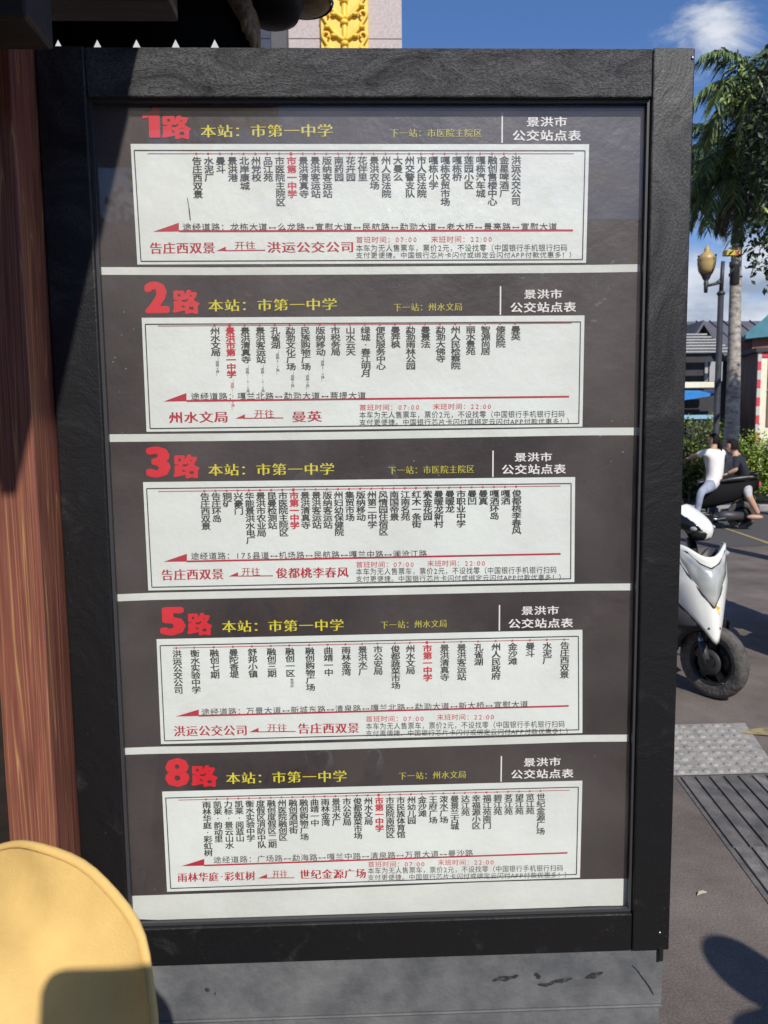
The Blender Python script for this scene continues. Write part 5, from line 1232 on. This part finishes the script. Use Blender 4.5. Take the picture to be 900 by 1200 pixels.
# --- yellow hat close to the lens, on a short person in front
HD = 0.70
hc = CAM + (RT * -.4843 + UP * -.6668 + FW) * HD
hn = (RT * -.378 + UP * .21 + FW * -.902).normalized()       # the way the hat's top points
hr_ = .1339 / .6 * HD
yv = Vector((0, 0, 1)); e1 = (yv - hn * yv.dot(hn)).normalized(); e2 = hn.cross(e1)
hatM = Matrix((e2, e1, hn)).transposed()
headc = hc - hn * .06 - Vector((.03, 0, .01))
bodyup = (hn * .6 + Vector((0, 0, 1))).normalized()
feet = Vector((headc.x + .02, headc.y + .20, 0))
nk = headc - hn * .085 + Vector((-.02, -.01, -.07)); ch = Vector((headc.x - .06, nk.y + .0, headc.z - .33)); wa = ch + Vector((0, .03, -.20)); pe = wa + Vector((0, .0, -.16))
JH = dict(pel=pe, wai=wa, che=ch, nek=nk, hea=headc, ls=ch + Vector((-.15, 0, .05)), rs=ch + Vector((.15, 0, .05)), le=ch + Vector((-.20, .02, -.16)), re=ch + Vector((.20, .02, -.16)), lw=ch + Vector((-.20, .12, -.30)), rw=ch + Vector((.20, .12, -.30)),
          lh=pe + Vector((-.08, 0, -.04)), rh=pe + Vector((.08, 0, -.04)), lk=Vector((pe.x - .09, pe.y + .03, .30)), rk=Vector((pe.x + .09, pe.y + .03, .30)), la=Vector((pe.x - .09, pe.y, .085)), ra=Vector((pe.x + .09, pe.y, .085)))
look = (Vector((0, 1, 0)) - hn * hn.y).normalized()
pt, _ = person('person in a yellow brimmed sun hat standing close in front of the camera', JH, Vector((.1, 1, .35)), .85, [M_SKIN, M_WHITESHIRT, M_DENIM], hair='short', hr=.072, upv=hn)
h_ = MB(); n = 64
def wob(a_, k): return .004 * sin(3 * a_ + k) + .003 * sin(5 * a_ + 2 * k) + .0016 * sin(11 * a_ + 3.1 * k)
rings = [(.0, .074), (.035, .072), (.056, .064), (.068, .048), (.077, .027), (.086, .011), (.098, .002), (.115, -.003), (.135, -.005), (.15, -.004)]
sc_ = hr_ / .156
vs = []
for (r_, z) in rings + [(.1545, -.004), (.156, -.008), (.154, -.011), (.12, -.009), (.098, -.004)]:
    for k in range(n):
        a_ = 2 * pi * k / n; w_ = wob(a_, r_ * 20) * min(1, r_ / .1) * (1 if r_ > .11 else .4)
        vs.append(hc + hatM @ Vector((r_ * sc_ * cos(a_), r_ * sc_ * sin(a_), (z + w_) * sc_)))
kk = len(rings) + 5
h_.add(vs, [(i*n+k, i*n+(k+1) % n, (i+1)*n+(k+1) % n, (i+1)*n+k) for i in range(kk-1) for k in range(n)], M_HAT, True)
hat = relp(h_.build('sun_hat'), pt)
h_ = MB()
for rr_, zz_, th_ in ((.1505, -.0026, .0009),):
    pts = [hc + hatM @ Vector((rr_ * sc_ * cos(2*pi*k/n), rr_ * sc_ * sin(2*pi*k/n), (zz_ + wob(2*pi*k/n, rr_*20) * (1 if rr_ > .11 else .4)) * sc_)) for k in range(n + 1)]
    h_.tube(pts, th_, M_HATSEAM, 6, cap=False)
o = h_.build('stitching'); o.parent = hat

# --- bystander to the right whose shadow reaches the paving beside the board
sp_ = gp(866, 1130)
hz_ = 1.60; tl_ = hz_ / math.tan(SUN_EL)
bx, by = sp_.x - hd.x * tl_, sp_.y - hd.y * tl_
def stand(x, y_, h, lean=0):
    k = h / 1.68; v = lambda a, b, c: Vector((x + a * k, y_ + b * k, c * k))
    return dict(pel=v(0, 0, .92), wai=v(0, .01, 1.08), che=v(0, 0, 1.29), nek=v(0, 0, 1.43), hea=v(0, .02, 1.55), ls=v(-.18, 0, 1.36), rs=v(.18, 0, 1.36), le=v(-.24, -.03, 1.10), re=v(.24, -.03, 1.10), lw=v(-.23, .10, .87), rw=v(.23, .10, .87),
                lh=v(-.09, 0, .88), rh=v(.09, 0, .88), lk=v(-.10, .02, .48), rk=v(.10, .02, .48), la=v(-.10, 0, .09), ra=v(.10, 0, .09))
person('person standing right of the camera in a navy top', stand(bx, by, 1.68), Vector((0, 1, 0)), 1.0, [M_SKIN, M_NAVY, M_OLIVE], hair='short')

# --- the person taking the picture: both hands up, phone held out in front; only its shadow on the yellow hat is seen
def v_(x, y_, z): return Vector((x, y_, z))
PX_ = -0.10
JP = dict(pel=v_(PX_, -2.02, .95), wai=v_(PX_, -2.01, 1.11), che=v_(PX_, -2.02, 1.33), nek=v_(PX_ + .01, -2.0, 1.48), hea=v_(PX_ + .01, -1.97, 1.61), ls=v_(PX_ - .19, -2.0, 1.40), rs=v_(PX_ + .19, -2.0, 1.40),
          le=v_(PX_ - .26, -1.82, 1.20), re=v_(PX_ + .30, -1.82, 1.20), lw=v_(-.19, -1.60, 1.36), rw=v_(.0, -1.60, 1.36), lh=v_(PX_ - .09, -2.02, .90), rh=v_(PX_ + .09, -2.02, .90), lk=v_(PX_ - .11, -2.0, .48), rk=v_(PX_ + .11, -2.0, .48), la=v_(PX_ - .12, -2.05, .09), ra=v_(PX_ + .12, -2.05, .09))
person('person holding a phone out in both hands right behind the picture', JP, Vector((0, 1, -.1)), 1.0, [M_SKIN, M_WHITESHIRT, M_DENIM], arms=(1, 0, .5), hair='short', palms={'l': Vector((.9, .1, .3)), 'r': Vector((-.9, .1, .3))})
def shade_from(px, py, Y):
    d = ray(px, py); q = CAM + d * ((hc - CAM).dot(hn) / d.dot(hn)); return q - LDIR * ((q.y - Y) / LDIR.y)
q0, q1 = shade_from(58, 1141, -1.5), shade_from(174, 1141, -1.5)
p = MB(); out = []
for (cx, cz, a0) in ((q0.x + .14, q0.z - .02, 0), (q0.x + .02, q0.z - .02, 90), (q0.x + .02, q0.z - .058, 180), (q0.x + .14, q0.z - .058, 270)):
    for k in range(7): out.append((cx + .02 * cos(radians(a0 + 15 * k)), cz + .02 * sin(radians(a0 + 15 * k))))
k = len(out); p.add([(x, -1.506, z) for x, z in out] + [(x, -1.498, z) for x, z in out], [tuple(range(k)), tuple(range(k, 2 * k))[::-1]] + [(i, k + i, k + (i + 1) % k, (i + 1) % k) for i in range(k)], M_BLACKGLOSS)
ph = tag(p.build('smartphone'), 'black smartphone held up by the person taking the picture', 'phone')

# --- a few things lying on the paving
q = gp(823, 1049); p = MB()
p.add([(-.024, 0, .004), (-.008, -.007, .012), (.012, -.005, .009), (.026, .004, .004), (.010, .008, .011), (-.010, .007, .013)], [(0, 1, 5), (1, 2, 4, 5), (2, 3, 4)], mat('dry_leaf', (.55, .48, .36), .8, var=.15))
o = p.build('fallen_leaf'); o.location = (q.x, q.y, 0); o.rotation_euler = (0, 0, .35); tag(o, 'small pale dry leaf lying on the paving right of the plinth', 'leaf')

# --- unseen building added behind the camera to block low sky, mirrored dimly in the glass
YB2 = -13.0
bb = thing('sky_block_building', 'unseen two-storey shop building added across the pavement to block low sky', 'building', (-4, YB2, 0))
p = MB(); p.box((-26, YB2 - 7, 0), (16, YB2, 5.0), M_SHADEWALL); relp(p.build('wall'), bb)
p = MB(); p.box((-26.4, YB2 - 7.4, 5.0), (16.4, YB2 + .5, 5.3), M_ROOFGREY); relp(p.build('roof'), bb)
for k in range(10):
    x = -25 + k * 4.1
    p = MB(); p.box((x, YB2 + .002, 3.5), (x + 2.4, YB2 + .05, 4.6), M_SCREEN); relp(p.build('window'), bb)
    p = MB(); p.box((x - .2, YB2 + .002, .1), (x + 3.1, YB2 + .06, 2.9), M_BROWNSL); relp(p.build('shutter'), bb)

# --- far trees closing the view behind the houses
RNG.seed(77); p = MB(); bl_ = []
for k in range(26): bl_.append(((-48 + k * 3.6, 46 + RNG.uniform(-2, 2), 2.4), (2.8, 2.2, RNG.uniform(2.4, 3.6))))
leafcloud(p, bl_, 9000, .55, [M_LEAF, M_DKHEDGE], [.6, .4])
tag(p.build('treeline'), 'far dark mass of trees behind the grey house', 'trees', kind='stuff')

RNG.seed(31)  # unseen trees added to roughen the roof edge mirrored in the glass
for k in range(7):
    x = -15 + k * 4.4 + RNG.uniform(-.8, .8); y_ = YB2 + 2.4 + RNG.uniform(-.3, .3); h = RNG.uniform(5.2, 7.4)
    t_ = thing('reflection_tree', 'unseen leafy tree added to break up the roof edge mirrored in the glass', 'tree', (x, y_, 0), group='trees added behind the camera')
    p = MB(); p.tube([(x, y_, 0), (x + .05, y_, h * .35), (x, y_ + .1, h * .75)], [.16, .12, .04], M_TRUNK, 10); relp(p.build('trunk'), t_)
    p = MB(); leafcloud(p, [((x + RNG.uniform(-1, 1), y_ + RNG.uniform(-.5, .5), h * RNG.uniform(.55, .85)), (RNG.uniform(.9, 1.5), .9, RNG.uniform(.8, 1.3))) for _ in range(5)], 1500, .22, [M_LEAF, M_DKHEDGE], [.6, .4]); relp(p.build('crown'), t_)
